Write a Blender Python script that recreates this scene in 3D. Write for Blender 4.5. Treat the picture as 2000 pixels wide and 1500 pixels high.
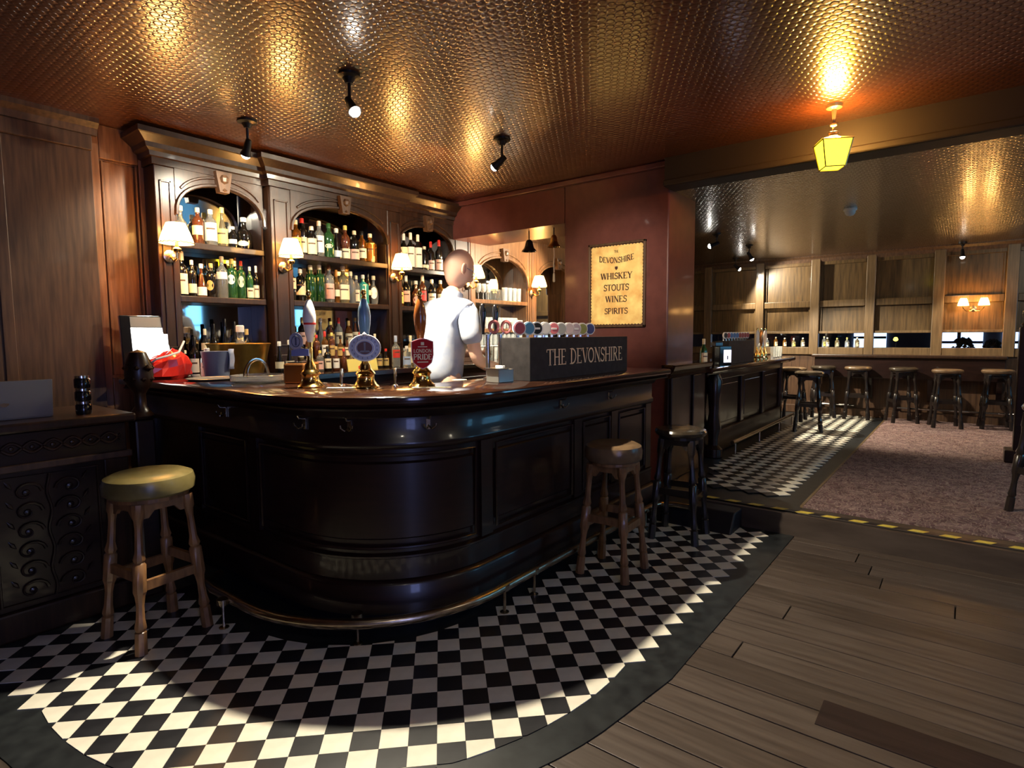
import bpy, math, random
from mathutils import Vector, Matrix
random.seed(7)
PI = math.pi
for _o in list(bpy.data.objects): bpy.data.objects.remove(_o)
S = bpy.context.scene
COL = S.collection
# ------------------------------------------------------------------ camera
cd = bpy.data.cameras.new('camera'); cam = bpy.data.objects.new('camera', cd); COL.objects.link(cam)
right = Vector((0.6153, -0.7882, -0.0071)).normalized(); down = Vector((-0.0697, -0.0454, -0.9965))
down = (down - right*down.dot(right)).normalized(); fwd = right.cross(down)
cm = Matrix((( right.x, -down.x, -fwd.x, -1.208), (right.y, -down.y, -fwd.y, -1.681), (right.z, -down.z, -fwd.z, 1.423), (0,0,0,1)))
cam.matrix_world = cm
cd.sensor_fit = 'HORIZONTAL'; cd.sensor_width = 36.0; cd.lens = 1139.4/2000*36; cd.clip_start = .05; cd.clip_end = 100
S.camera = cam
# ------------------------------------------------------------------ world, exposure
S.view_settings.view_transform = 'Standard'; S.view_settings.look = 'None'
S.view_settings.gamma = 1.0; S.view_settings.use_curve_mapping = False
S.view_settings.exposure = 1.15
w = bpy.data.worlds.new('night'); S.world = w; w.use_nodes = True
w.node_tree.nodes['Background'].inputs[0].default_value = (.02, .03, .06, 1)
w.node_tree.nodes['Background'].inputs[1].default_value = .25

def spot(name, loc, target, watts, angle, color=(1, .86, .66), blend=.35, radius=.03):
    l = bpy.data.lights.new(name, 'SPOT'); l.energy = watts; l.spot_size = math.radians(angle)
    l.spot_blend = blend; l.color = color; l.shadow_soft_size = radius
    o = bpy.data.objects.new(name, l); COL.objects.link(o); o.location = loc
    o.rotation_euler = (Vector(target)-Vector(loc)).to_track_quat('-Z', 'Y').to_euler()
    return o
def point(name, loc, watts, color=(1, .6, .28), radius=.03):
    l = bpy.data.lights.new(name, 'POINT'); l.energy = watts; l.color = color; l.shadow_soft_size = radius
    o = bpy.data.objects.new(name, l); COL.objects.link(o); o.location = loc; return o
# ceiling spotlights of the room: (x, y, aim, watts, angle, visible)
HALL_SPOTS = [  # three over the bar in view
    ((.86, 2.14), (1.02, 2.9, 1.9), 55, 95),
    ((.90, 1.15), (.35, -.55, 0), 150, 100),
    ((2.20, 1.06), (2.3, 2.9, 1.8), 75, 100),
]
WARM = (1, .80, .55); CREAM = (1, .88, .66)
Z1 = 2.85; Z2 = 2.62; ZR = .16

# ------------------------------------------------------------------ materials
def pmat(name, col, rough=.5, metal=0, spec=.5, coat=0, emit=None, es=0, trans=0, ior=1.45):
    m = bpy.data.materials.new(name); m.use_nodes = True
    b = m.node_tree.nodes['Principled BSDF']
    b.inputs['Base Color'].default_value = (*col, 1); b.inputs['Roughness'].default_value = rough
    b.inputs['Metallic'].default_value = metal; b.inputs['Specular IOR Level'].default_value = spec
    b.inputs['Coat Weight'].default_value = coat; b.inputs['Coat Roughness'].default_value = .08
    b.inputs['Transmission Weight'].default_value = trans; b.inputs['IOR'].default_value = ior
    if emit: b.inputs['Emission Color'].default_value = (*emit, 1); b.inputs['Emission Strength'].default_value = es
    return m
def nd(m, t, **k):
    n = m.node_tree.nodes.new(t)
    for a, v in k.items(): setattr(n, a, v)
    return n
def bsdf(m): return m.node_tree.nodes['Principled BSDF']
def lk(m, a, b): m.node_tree.links.new(a, b)
def noisy(m, c1, c2, scale=(3, 3, 3), nscale=4, detail=4, bump=0, rough=None, wave=None, coords='Object'):
    """two-tone procedural grain plus optional bump"""
    tc = nd(m, 'ShaderNodeTexCoord'); mp = nd(m, 'ShaderNodeMapping'); mp.inputs['Scale'].default_value = scale
    lk(m, tc.outputs[coords], mp.inputs[0])
    n = nd(m, 'ShaderNodeTexNoise'); n.inputs['Scale'].default_value = nscale; n.inputs['Detail'].default_value = detail
    lk(m, mp.outputs[0], n.inputs['Vector'])
    r = nd(m, 'ShaderNodeValToRGB'); r.color_ramp.elements[0].position = .3; r.color_ramp.elements[1].position = .72
    r.color_ramp.elements[0].color = (*c1, 1); r.color_ramp.elements[1].color = (*c2, 1)
    lk(m, n.outputs['Fac'], r.inputs[0]); lk(m, r.outputs[0], bsdf(m).inputs['Base Color'])
    if bump:
        bp = nd(m, 'ShaderNodeBump'); bp.inputs['Strength'].default_value = bump; bp.inputs['Distance'].default_value = .004
        lk(m, n.outputs['Fac'], bp.inputs['Height']); lk(m, bp.outputs[0], bsdf(m).inputs['Normal'])
    return m
M = {}
M['mahogany'] = noisy(pmat('mahogany', (.02, .008, .006), .33, coat=.25), (.007, .0025, .0025), (.018, .006, .005), (2, 2, 14), 3, bump=.05)
M['mahogany_v'] = noisy(pmat('mahogany_back', (.04, .02, .012), .36, coat=.1), (.013, .0055, .003), (.038, .016, .008), (14, 14, 1.2), 3, bump=.05)
M['oak'] = noisy(pmat('oak_panelling', (.12, .05, .02), .42, coat=.15), (.045, .026, .010), (.125, .074, .028), (14, 14, .9), 3.5, 6, bump=.12)
M['oak_lit'] = noisy(pmat('oak_panelling_lamplit', (.2, .09, .04), .42, coat=.15), (.12, .05, .02), (.30, .14, .06), (14, 14, .9), 3.5, 6, bump=.12)  # brighter copy of the oak: wall-lamp glow painted into the colour
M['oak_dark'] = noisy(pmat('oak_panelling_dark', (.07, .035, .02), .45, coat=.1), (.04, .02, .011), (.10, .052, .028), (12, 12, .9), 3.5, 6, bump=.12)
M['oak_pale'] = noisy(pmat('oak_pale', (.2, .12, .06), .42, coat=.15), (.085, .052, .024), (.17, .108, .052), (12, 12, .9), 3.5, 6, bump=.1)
M['bartop'] = noisy(pmat('polished_bar_top', (.04, .016, .009), .13, coat=.6), (.016, .006, .004), (.048, .019, .010), (3, 3, 3), 2, bump=.03)
M['stoolwood'] = noisy(pmat('stool_wood', (.2, .09, .035), .4, coat=.2), (.11, .05, .02), (.26, .13, .055), (6, 6, 2), 5, bump=.1)
M['stoolblack'] = noisy(pmat('stool_black', (.012, .009, .009), .28, coat=.3), (.008, .006, .006), (.02, .014, .012), (6, 6, 2), 5)
M['vinyl_olive'] = noisy(pmat('seat_olive', (.2, .15, .05), .3), (.12, .095, .032), (.17, .135, .055), (5, 5, 5), 4, bump=.15)
M['vinyl_brown'] = noisy(pmat('seat_brown', (.13, .08, .05), .28), (.10, .06, .035), (.17, .11, .06), (5, 5, 5), 4, bump=.15)
M['vinyl_dark'] = noisy(pmat('seat_dark', (.04, .03, .02), .2), (.03, .022, .015), (.06, .045, .03), (5, 5, 5), 4, bump=.15)
M['tile_white'] = noisy(pmat('tile_white', (.72, .68, .58), .32), (.62, .58, .49), (.78, .74, .64), (1, 1, 1), 9, 5, bump=.06)
M['tile_black'] = noisy(pmat('tile_black', (.012, .012, .015), .34), (.008, .008, .011), (.022, .022, .026), (1, 1, 1), 9, 5, bump=.06)
M['border'] = noisy(pmat('border_black', (.016, .018, .02), .38), (.007, .008, .010), (.021, .024, .026), (1, 1, 1), 14, 6, bump=.08)
M['grout'] = pmat('grout', (.03, .028, .026), .8)
PL = []
for i, (a, b) in enumerate([((.042, .030, .024), (.082, .061, .050)), ((.034, .024, .019), (.068, .050, .041)), ((.048, .034, .028), (.092, .070, .058)), ((.014, .008, .008), (.026, .015, .014))]):
    PL.append(noisy(pmat('plank_%s' % 'abcd'[i], a, .45), a, b, (11, .9, 4), 3, 7, bump=.35))
M['pier'] = noisy(pmat('burgundy_gloss', (.1, .03, .028), .34, coat=.08, spec=.4), (.085, .026, .024), (.12, .038, .034), (3, 3, 3), 3)
M['blackmetal'] = pmat('black_metal', (.012, .010, .010), .4, .4)
M['brass'] = pmat('brass', (.75, .52, .18), .16, 1)
M['oldbrass'] = noisy(pmat('aged_brass', (.42, .34, .24), .26, 1), (.33, .26, .18), (.52, .44, .34), (3, 3, 3), 8)
M['goldtub'] = noisy(pmat('gold_tub', (.4, .26, .06), .32, .9), (.34, .21, .05), (.5, .34, .09), (3, 3, 3), 5)
M['copper'] = pmat('copper', (.7, .30, .10), .25, .9)
M['steel'] = pmat('steel', (.6, .6, .6), .18, 1)
M['silver'] = pmat('silver_plastic', (.28, .28, .27), .35, .5)
M['mirror'] = pmat('mirror', (.62, .62, .60), .03, 1)
M['darkmirror'] = pmat('dark_mirror', (.30, .30, .30), .04, 1)
M['glass'] = pmat('clear_glass', (1, 1, 1), .02, trans=1)
M['tumbler'] = pmat('glassware', (.95, .97, .95), .06, trans=.8, spec=.9)
M['white'] = pmat('white_card', (.8, .8, .78), .5)
M['cream'] = pmat('cream_label', (.75, .66, .45), .5)
M['gold'] = pmat('gold_leaf', (.85, .66, .42), .5)
M['red'] = pmat('red_plastic', (.75, .03, .02), .25)
M['ink'] = pmat('dark_ink', (.05, .012, .008), .6)
M['skin'] = pmat('skin', (.74, .46, .34), .5)
M['shirt'] = noisy(pmat('white_shirt', (.6, .64, .74), .7), (.34, .39, .52), (.46, .49, .56), (3, 3, 3), 6, bump=.2)
M['apron'] = pmat('dark_apron', (.02, .022, .02), .8)
M['hair'] = pmat('grey_stubble', (.62, .42, .33), .85, spec=.2)
M['screen'] = pmat('lit_screen', (.9, .9, .9), .4, emit=(1, 1, .93), es=2.4)
M['phone'] = pmat('lit_reader', (.8, .8, .9), .4, emit=(.85, .80, 1), es=1.6)
M['bulb'] = pmat('spot_bulb', (1, 1, .95), .3, emit=(1, .96, .84), es=22)
M['bulb_soft'] = pmat('spot_bulb_dim', (1, 1, .95), .3, emit=(1, .96, .84), es=4)
M['lantern_glass'] = pmat('lantern_glass', (.9, .7, .05), .4, emit=(1, .80, .02), es=3.0)
M['lantern_frame'] = pmat('lantern_frame', (.55, .4, .2), .3, .8)
M['pinkbadge'] = pmat('pink_badge', (.5, .16, .16), .3)
M['yellow'] = noisy(pmat('tape_yellow', (.62, .48, .06), .5), (.5, .36, .04), (.7, .56, .1), (4, 4, 4), 8)
M['rubber'] = pmat('black_rubber', (.008, .008, .012), .45)
M['gloss_black'] = pmat('gloss_black', (.008, .008, .01), .12, coat=.5)
M['signblack'] = noisy(pmat('sign_black', (.02, .017, .018), .6, spec=.3), (.014, .012, .013), (.03, .026, .027), (4, 4, 4), 5)
M['daylight'] = pmat('daylight_pane', (.3, .6, .8), .4, emit=(.16, .55, .95), es=4)
M['dusk'] = pmat('dusk_pane', (.3, .4, .8), .4, emit=(.34, .42, 1), es=4.5)
M['blueglow'] = pmat('street_glow', (.3, .4, .6), .4, emit=(.45, .65, 1), es=1.3)
M['redglow'] = pmat('street_red', (.5, .1, .1), .4, emit=(1, .08, .05), es=2)
M['yellowglow'] = pmat('street_yellow', (.5, .5, .1), .4, emit=(1, .8, .1), es=2)
M['beam'] = pmat('dark_beam_matte', (.012, .006, .004), .6)  # one even near-black brown, matte
M['plaster'] = pmat('plaster_white', (.7, .68, .6), .6)
# fabric shades: lit from inside
def shade_mat():
    m = pmat('lamp_shade_fabric', (.9, .6, .3), .7, emit=(1, .50, .13), es=9)
    tc = nd(m, 'ShaderNodeTexCoord'); sp = nd(m, 'ShaderNodeSeparateXYZ'); lk(m, tc.outputs['Object'], sp.inputs[0])
    mr = nd(m, 'ShaderNodeMapRange'); mr.inputs[1].default_value = -.03; mr.inputs[2].default_value = .09
    mr.inputs[3].default_value = 7; mr.inputs[4].default_value = 32
    lk(m, sp.outputs[2], mr.inputs[0]); lk(m, mr.outputs[0], bsdf(m).inputs['Emission Strength']); return m
M['shade'] = shade_mat()
def ceiling_mat(name, col, rough):
    m = pmat(name, col, rough, metal=.3, spec=.6, coat=1)
    bsdf(m).inputs['Coat Roughness'].default_value = .16; bsdf(m).inputs['Coat IOR'].default_value = 1.9
    tc = nd(m, 'ShaderNodeTexCoord'); mp = nd(m, 'ShaderNodeMapping'); mp.inputs['Scale'].default_value = (1, 1, 1)
    mp.inputs['Rotation'].default_value = (0, 0, .785)
    lk(m, tc.outputs['Object'], mp.inputs[0])
    cs = []
    for ang in (0, 60, 120):
        k = 2*PI/.040; dt = nd(m, 'ShaderNodeVectorMath', operation='DOT_PRODUCT'); lk(m, tc.outputs['Object'], dt.inputs[0])
        dt.inputs[1].default_value = (k*math.cos(math.radians(ang)), k*math.sin(math.radians(ang)), 0)
        c = nd(m, 'ShaderNodeMath', operation='COSINE'); lk(m, dt.outputs['Value'], c.inputs[0]); cs.append(c)
    s1 = nd(m, 'ShaderNodeMath', operation='ADD'); lk(m, cs[0].outputs[0], s1.inputs[0]); lk(m, cs[1].outputs[0], s1.inputs[1])
    s2_ = nd(m, 'ShaderNodeMath', operation='ADD'); lk(m, s1.outputs[0], s2_.inputs[0]); lk(m, cs[2].outputs[0], s2_.inputs[1])
    a = nd(m, 'ShaderNodeMapRange'); a.interpolation_type = 'SMOOTHSTEP'; a.inputs[1].default_value = -1.4; a.inputs[2].default_value = .4; lk(m, s2_.outputs[0], a.inputs[0])
    n = nd(m, 'ShaderNodeTexNoise'); n.inputs['Scale'].default_value = 40; n.inputs['Detail'].default_value = 3; lk(m, tc.outputs['Object'], n.inputs['Vector'])
    b = nd(m, 'ShaderNodeMath', operation='MULTIPLY_ADD'); lk(m, n.outputs['Fac'], b.inputs[0]); b.inputs[1].default_value = .35; lk(m, a.outputs[0], b.inputs[2])
    bp = nd(m, 'ShaderNodeBump'); bp.inputs['Strength'].default_value = .5; bp.inputs['Distance'].default_value = .003
    lk(m, b.outputs[0], bp.inputs['Height']); lk(m, bp.outputs[0], bsdf(m).inputs['Normal']); bp2 = nd(m, 'ShaderNodeBump'); bp2.inputs['Strength'].default_value = .6; bp2.inputs['Distance'].default_value = .0036
    lk(m, b.outputs[0], bp2.inputs['Height']); lk(m, bp2.outputs[0], bsdf(m).inputs['Coat Normal'])
    return m
M['ceiling'] = ceiling_mat('embossed_ceiling', (.10, .026, .006), .34)
M['ceiling2'] = ceiling_mat('embossed_ceiling_olive', (.065, .034, .013), .35)
def carpet_mat():
    m = pmat('carpet_pile', (.12, .08, .08), .95, spec=.1)
    tc = nd(m, 'ShaderNodeTexCoord'); br = nd(m, 'ShaderNodeTexBrick'); wn_ = nd(m, 'ShaderNodeTexNoise'); wn_.inputs['Scale'].default_value = 7; wn_.inputs['Detail'].default_value = 4; lk(m, tc.outputs['Object'], wn_.inputs['Vector'])
    vm = nd(m, 'ShaderNodeVectorMath', operation='MULTIPLY_ADD'); vm.inputs[1].default_value = (.22, .22, 0); lk(m, wn_.outputs['Color'], vm.inputs[0]); lk(m, tc.outputs['Object'], vm.inputs[2]); lk(m, vm.outputs[0], br.inputs['Vector'])
    br.inputs['Scale'].default_value = 9; br.inputs['Color1'].default_value = (.19, .125, .12, 1); br.inputs['Color2'].default_value = (.10, .055, .06, 1)
    br.inputs['Mortar'].default_value = (.26, .19, .16, 1); br.inputs['Mortar Size'].default_value = .022
    n = nd(m, 'ShaderNodeTexNoise'); n.inputs['Scale'].default_value = 16; n.inputs['Detail'].default_value = 6; lk(m, tc.outputs['Object'], n.inputs['Vector'])
    mx = nd(m, 'ShaderNodeMix', data_type='RGBA', blend_type='OVERLAY'); mx.inputs[0].default_value = .8
    lk(m, br.outputs['Color'], mx.inputs[6]); lk(m, n.outputs['Fac'], mx.inputs[7]); lk(m, mx.outputs[2], bsdf(m).inputs['Base Color'])
    bp = nd(m, 'ShaderNodeBump'); bp.inputs['Strength'].default_value = .6; bp.inputs['Distance'].default_value = .008
    lk(m, n.outputs['Fac'], bp.inputs['Height']); lk(m, bp.outputs[0], bsdf(m).inputs['Normal']); return m
M['carpet'] = carpet_mat()
M['paper'] = noisy(pmat('aged_paper', (.8, .55, .2), .6), (.72, .38, .11), (.95, .76, .28), (1, 4, 4), 2.2, 6)
_colcache = {}
def cmat(col, kind='label'):
    k = (col, kind)
    if k not in _colcache:
        if kind == 'glass': _colcache[k] = pmat('bottle_glass', col, .06, trans=.85 if col[0] > .5 else .4, spec=.8, coat=.4)
        elif kind == 'cap': _colcache[k] = pmat('bottle_cap', col, .3)
        else: _colcache[k] = pmat('bottle_label', col, .5)
    return _colcache[k]

# ------------------------------------------------------------------ mesh builder
class MB:
    def __init__(s): s.v = []; s.f = []
    def add(s, vs, fs):
        n = len(s.v); s.v += [tuple(x) for x in vs]; s.f += [tuple(n+i for i in f) for f in fs]; return s
    def box(s, x0, x1, y0, y1, z0, z1, mat=None):
        vs = [Vector((x, y, z)) for x in (x0, x1) for y in (y0, y1) for z in (z0, z1)]
        if mat is not None: vs = [mat @ q for q in vs]
        return s.add(vs, [(0,1,3,2), (4,6,7,5), (0,4,5,1), (2,3,7,6), (0,2,6,4), (1,5,7,3)])
    def lathe(s, prof, o=(0,0,0), seg=16, mat=None):
        o = Vector(o); vs = []; fs = []
        for r, z in prof:
            for i in range(seg):
                a = 2*PI*i/seg; q = Vector((r*math.cos(a), r*math.sin(a), z))
                vs.append((mat @ q if mat is not None else q) + o)
        for k in range(len(prof)-1):
            for i in range(seg):
                j = (i+1) % seg; fs.append((k*seg+i, k*seg+j, (k+1)*seg+j, (k+1)*seg+i))
        if prof[0][0] > 1e-5: fs.append(tuple(range(seg))[::-1])
        if prof[-1][0] > 1e-5: fs.append(tuple((len(prof)-1)*seg+i for i in range(seg)))
        return s.add(vs, fs)
    def tube(s, pts, r, seg=8, closed=False):
        P = [Vector(p) for p in pts]; n = len(P); R = r if isinstance(r, (list, tuple)) else [r]*n
        vs = []; fs = []; up = None
        for i, p in enumerate(P):
            if closed: t = (P[(i+1) % n]-P[i-1])
            else: t = P[min(i+1, n-1)]-P[max(i-1, 0)]
            t.normalize()
            if up is None:
                up = Vector((0,0,1)) if abs(t.z) < .9 else Vector((1,0,0))
            a = (up - t*up.dot(t)).normalized(); up = a; b = t.cross(a)
            for k in range(seg):
                g = 2*PI*k/seg; vs.append(p + (a*math.cos(g)+b*math.sin(g))*R[i])
        m = n if closed else n-1
        for i in range(m):
            for k in range(seg):
                j = (k+1) % seg; i2 = (i+1) % n
                fs.append((i*seg+k, i2*seg+k, i2*seg+j, i*seg+j))
        if not closed: fs.append(tuple(range(seg))); fs.append(tuple((n-1)*seg+k for k in range(seg))[::-1])
        return s.add(vs, fs)
    def prism(s, poly, a, b, fn):
        """poly of (u,v) extruded from a to b; fn(u,v,w)->xyz"""
        n = len(poly); vs = [fn(u, v, a) for u, v in poly]+[fn(u, v, b) for u, v in poly]
        fs = [tuple(range(n))[::-1], tuple(range(n, 2*n))]+[(i, (i+1) % n, n+(i+1) % n, n+i) for i in range(n)]
        return s.add(vs, fs)
    def sweep(s, path, prof, caps=True):
        """path: list of (x,y,nx,ny); prof: closed polygon of (offset outward, z)"""
        n = len(prof); vs = []; fs = []
        for x, y, nx, ny in path:
            for d, z in prof: vs.append((x+nx*d, y+ny*d, z))
        for i in range(len(path)-1):
            for k in range(n):
                j = (k+1) % n; fs.append((i*n+k, i*n+j, (i+1)*n+j, (i+1)*n+k))
        if caps: fs.append(tuple(range(n))[::-1]); fs.append(tuple((len(path)-1)*n+k for k in range(n)))
        return s.add(vs, fs)
    def build(s, name, mat, parent=None, smooth=False, bev=0, loc=None, kind=None):
        me = bpy.data.meshes.new(name); me.from_pydata(s.v, [], s.f); me.update()
        import bmesh
        bm = bmesh.new(); bm.from_mesh(me); bmesh.ops.recalc_face_normals(bm, faces=bm.faces); bm.to_mesh(me); bm.free()
        if smooth:
            me.shade_smooth(); me.set_sharp_from_angle(angle=math.radians(40))
        if mat is not None: me.materials.append(mat)
        o = bpy.data.objects.new(name, me); COL.objects.link(o)
        if parent is not None: o.parent = parent
        if loc: o.location = loc
        if bev:
            md = o.modifiers.new('bevel', 'BEVEL'); md.width = bev; md.segments = 2; md.limit_method = 'ANGLE'
        if kind: o['kind'] = kind
        return o
def tag(o, label, cat, group=None):
    o['label'] = label; o['category'] = cat
    if group: o['group'] = group
    return o
def thing(name, label, cat, loc=(0,0,0), rz=0, group=None):
    o = bpy.data.objects.new(name, None); COL.objects.link(o); o.location = loc; o.rotation_euler = (0,0,rz)
    o.empty_display_size = .05
    return tag(o, label, cat, group)
def struct(o, label=None):
    o['kind'] = 'structure'
    if label: o['label'] = label
    return o
def holder(name, loc=(0,0,0)):
    o = bpy.data.objects.new(name, None); COL.objects.link(o); o.location = loc; o['kind'] = 'structure'; return o
def copy_tree(o, parent=None):
    c = o.copy(); COL.objects.link(c)
    if parent is not None: c.parent = parent
    for ch in list(o.children): copy_tree(ch, c)
    return c
def XY(u, v, w): return (u, v, w)
def XZ(u, v, w): return (u, w, v)
def YZ(u, v, w): return (w, u, v)
ORD = ['first','second','third','fourth','fifth','sixth','seventh','eighth','ninth','tenth','eleventh','twelfth','thirteenth','fourteenth','fifteenth','sixteenth','seventeenth','eighteenth','nineteenth','twentieth']

# ------------------------------------------------------------------ stroke lettering (flat print)
def arc(cx, cy, rx, ry, a0, a1, n=14): return [(cx+rx*math.cos(math.radians(a0+(a1-a0)*i/n)), cy+ry*math.sin(math.radians(a0+(a1-a0)*i/n))) for i in range(n+1)]
K, t_ = .13, .06
GL = {  # (width, [(points, stroke width)], serif points)
 'T': (.72, [([(.36,0),(.36,1)],K), ([(.02,.965),(.70,.965)],t_), ([(.04,.97),(.04,.80)],t_), ([(.68,.97),(.68,.80)],t_)], [(.36,0)]),
 'H': (.78, [([(.14,0),(.14,1)],K), ([(.64,0),(.64,1)],K), ([(.14,.5),(.64,.5)],t_)], [(.14,0),(.14,1),(.64,0),(.64,1)]),
 'E': (.66, [([(.14,0),(.14,1)],K), ([(.1,.965),(.56,.965)],t_), ([(.1,.5),(.46,.5)],t_), ([(.1,.035),(.6,.035)],t_), ([(.55,.98),(.55,.80)],t_), ([(.59,.0),(.59,.2)],t_)], [(.10,0),(.10,1)]),
 'D': (.78, [([(.14,0),(.14,1)],K), ([(.1,.965)]+arc(.28,.5,.40,.465,90,-90)+[(.1,.035)],.10)], [(.10,0),(.10,1)]),
 'V': (.74, [([(.08,1),(.38,.03)],K), ([(.66,1),(.40,.03)],t_)], [(.10,1),(.66,1)]),
 'O': (.82, [(arc(.41,.5,.33,.46,0,360,24),.11)], []),
 'N': (.80, [([(.12,0),(.12,1)],t_), ([(.12,1),(.66,0)],K), ([(.66,0),(.66,1)],t_)], [(.12,0),(.10,1),(.66,1)]),
 'S': (.62, [([(.54,.80)]+arc(.32,.735,.20,.225,40,250,12)+arc(.30,.27,.23,.235,75,-150,14),.10), ([(.55,.98),(.55,.75)],t_), ([(.07,.0),(.07,.26)],t_)], []),
 'I': (.36, [([(.18,0),(.18,1)],K)], [(.18,0),(.18,1)]),
 'R': (.76, [([(.14,0),(.14,1)],K), ([(.1,.965)]+arc(.34,.74,.24,.225,90,-90)+[(.14,.515)],.09), ([(.34,.5),(.66,0)],K)], [(.14,0),(.10,1),(.68,0)]),
 'W': (1.02, [([(.08,1),(.30,.03)],K), ([(.32,.03),(.50,.97)],t_), ([(.50,1),(.72,.03)],K), ([(.74,.03),(.94,1)],t_)], [(.10,1),(.50,1),(.94,1)]),
 'K': (.78, [([(.14,0),(.14,1)],K), ([(.62,1),(.18,.45)],t_), ([(.30,.58),(.66,0)],K)], [(.14,0),(.14,1),(.62,1),(.68,0)]),
 'Y': (.74, [([(.08,1),(.37,.48)],K), ([(.66,1),(.37,.48)],t_), ([(.37,.5),(.37,0)],K)], [(.10,1),(.66,1),(.37,0)]),
 'U': (.78, [([(.14,1)]+arc(.39,.30,.25,.27,180,360,12)+[(.64,1)],.10)], [(.14,1),(.64,1)]),
 'P': (.68, [([(.14,0),(.14,1)],K), ([(.1,.965)]+arc(.34,.73,.24,.235,90,-90)+[(.14,.495)],.09)], [(.14,0),(.10,1)]),
 'L': (.62, [([(.14,0),(.14,1)],K), ([(.1,.035),(.56,.035)],t_), ([(.55,.0),(.55,.22)],t_)], [(.14,1),(.10,0)]),
 ' ': (.42, [], []),
}
def word(mb, text, o, ex, ey, h, wscale=1.0, bold=1.0, curve=0, en=None, serif=1):
    """write text centred on o along unit ex, up unit ey, height h"""
    o = Vector(o); ex = Vector(ex); ey = Vector(ey); en = ex.cross(ey)
    W = sum(GL[c][0] for c in text)*h*wscale; x = -W/2
    def pt(u, v, k): 
        yy = v*h; xx = x+u*h*wscale
        return o + ex*xx + ey*(yy + curve*(xx/(W/2))**2) + en*(k*.0012)
    k = 0
    for c in text:
        gw, strokes, serifs = GL[c]
        for pts, wd in strokes:
            k += 1; wd = wd*bold
            L = []; R_ = []
            for i, (u, v) in enumerate(pts):
                a = pts[max(i-1, 0)]; b = pts[min(i+1, len(pts)-1)]
                d = Vector((b[0]-a[0], b[1]-a[1])).normalized(); nx, ny = -d.y, d.x
                L.append(pt(u+nx*wd/2, v+ny*wd/2, k % 3)); R_.append(pt(u-nx*wd/2, v-ny*wd/2, k % 3))
            for i in range(len(pts)-1): mb.add([L[i], L[i+1], R_[i+1], R_[i]], [(0,1,2,3)])
        for u, v in serifs:
            s0 = .13*serif; hh = .05; v0 = v-hh/2 if v > .5 else v
            v0 = v-hh if v > .5 else v
            mb.add([pt(u-s0, v0, 1), pt(u+s0, v0, 1), pt(u+s0, v0+hh, 1), pt(u-s0, v0+hh, 1)], [(0,1,2,3)])
        x += gw*h*wscale
    return W

# ================================================================== SETTING
# ---- ground floor: planks, black border band, checker tiles
floor_ = holder('floor')
MB().box(-3.3, 3.2, -4.6, 3.3, -.12, -.012).build('screed', M['grout'], floor_)
# planks run towards -Y; width .17, lengths random
x = -3.2; k = 0
while x < 3.16:
    wd = .165+.02*random.random(); x1 = min(x+wd, 3.195)
    y = -4.55
    while y < 2.2:
        ln = random.uniform(1.3, 2.6); y1 = y+ln
        if x > 0.1 and y1 > .2: y1 = .2
        if y1 > 2.2: y1 = 2.2
        if not (x > .2 and y > .1):
            mi = random.choice([0, 0, 1, 2, 2])
            h = random.uniform(-.0015, 0)
            MB().box(x+.003, x1-.003, y+.003, y1-.003, -.013, h).build('plank', PL[mi], floor_, bev=.002)
        if y1 in (.2, 2.2): break
        y = y1
    x = x1; k += 1
# one replaced darker board near the camera
MB().box(1.06, 1.235, -3.0, -1.30, -.005, .0035).build('plank', PL[3], floor_, bev=.002)['label'] = 'darker replacement board'
# region outlines
CX, CY, RT = .85, .92, 1.505
def ring(r, xl, yb, ytop, xr):
    P = [(xl, ytop), (xl, CY+.22)]
    for i in range(23):
        a = math.radians(184+(263-184)*i/22); p = (CX+r*math.cos(a), CY+r*math.sin(a)); P.append(p)
    P += [(CX+.16, yb), (xr, yb)]; return P
outer = ring(RT+.15, -.85, -.775, 1.79, 3.17)
tile_out = ring(RT, -.712, -.640, 1.79, 3.15)
inn = [(.136, 1.79), (.136, 1.10)]+[(.97+.805*math.cos(a), 1.03+.805*math.sin(a)) for a in [math.radians(183+(268-183)*i/14) for i in range(15)]]+[(1.0, .216), (3.15, .216)]
# black bedding covering band and bar footprint
bed = MB(); poly = outer+[(3.17, .6), (1.4, .6), (.75, 1.2), (.75, 2.8), (-.2, 2.8), (-.2, 1.79)]
cen = (.9, .75)
n = len(outer)
inner2 = [(.5, 1.79)]*1
# triangulate as strips between outer curve and points mapped onto the inner bar line
def mapin(p):
    x_, y_ = p
    if y_ >= 1.1 and x_ < 0: return (.6, y_)
    if x_ >= 1.0: return (x_, .55)
    return (1.0, 1.0)
for i in range(n-1):
    a, b = outer[i], outer[i+1]; c, d = mapin(b), mapin(a)
    vs = [(*a, .0035), (*b, .0035), (*c, .0035), (*d, .0035)]
    lo = [(q[0], q[1], -.012) for q in vs]
    bed.add(vs+lo, [(0,1,2,3), (0,4,5,1), (2,6,7,3)])
bed.build('tile_border', M['border'], floor_)
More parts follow.
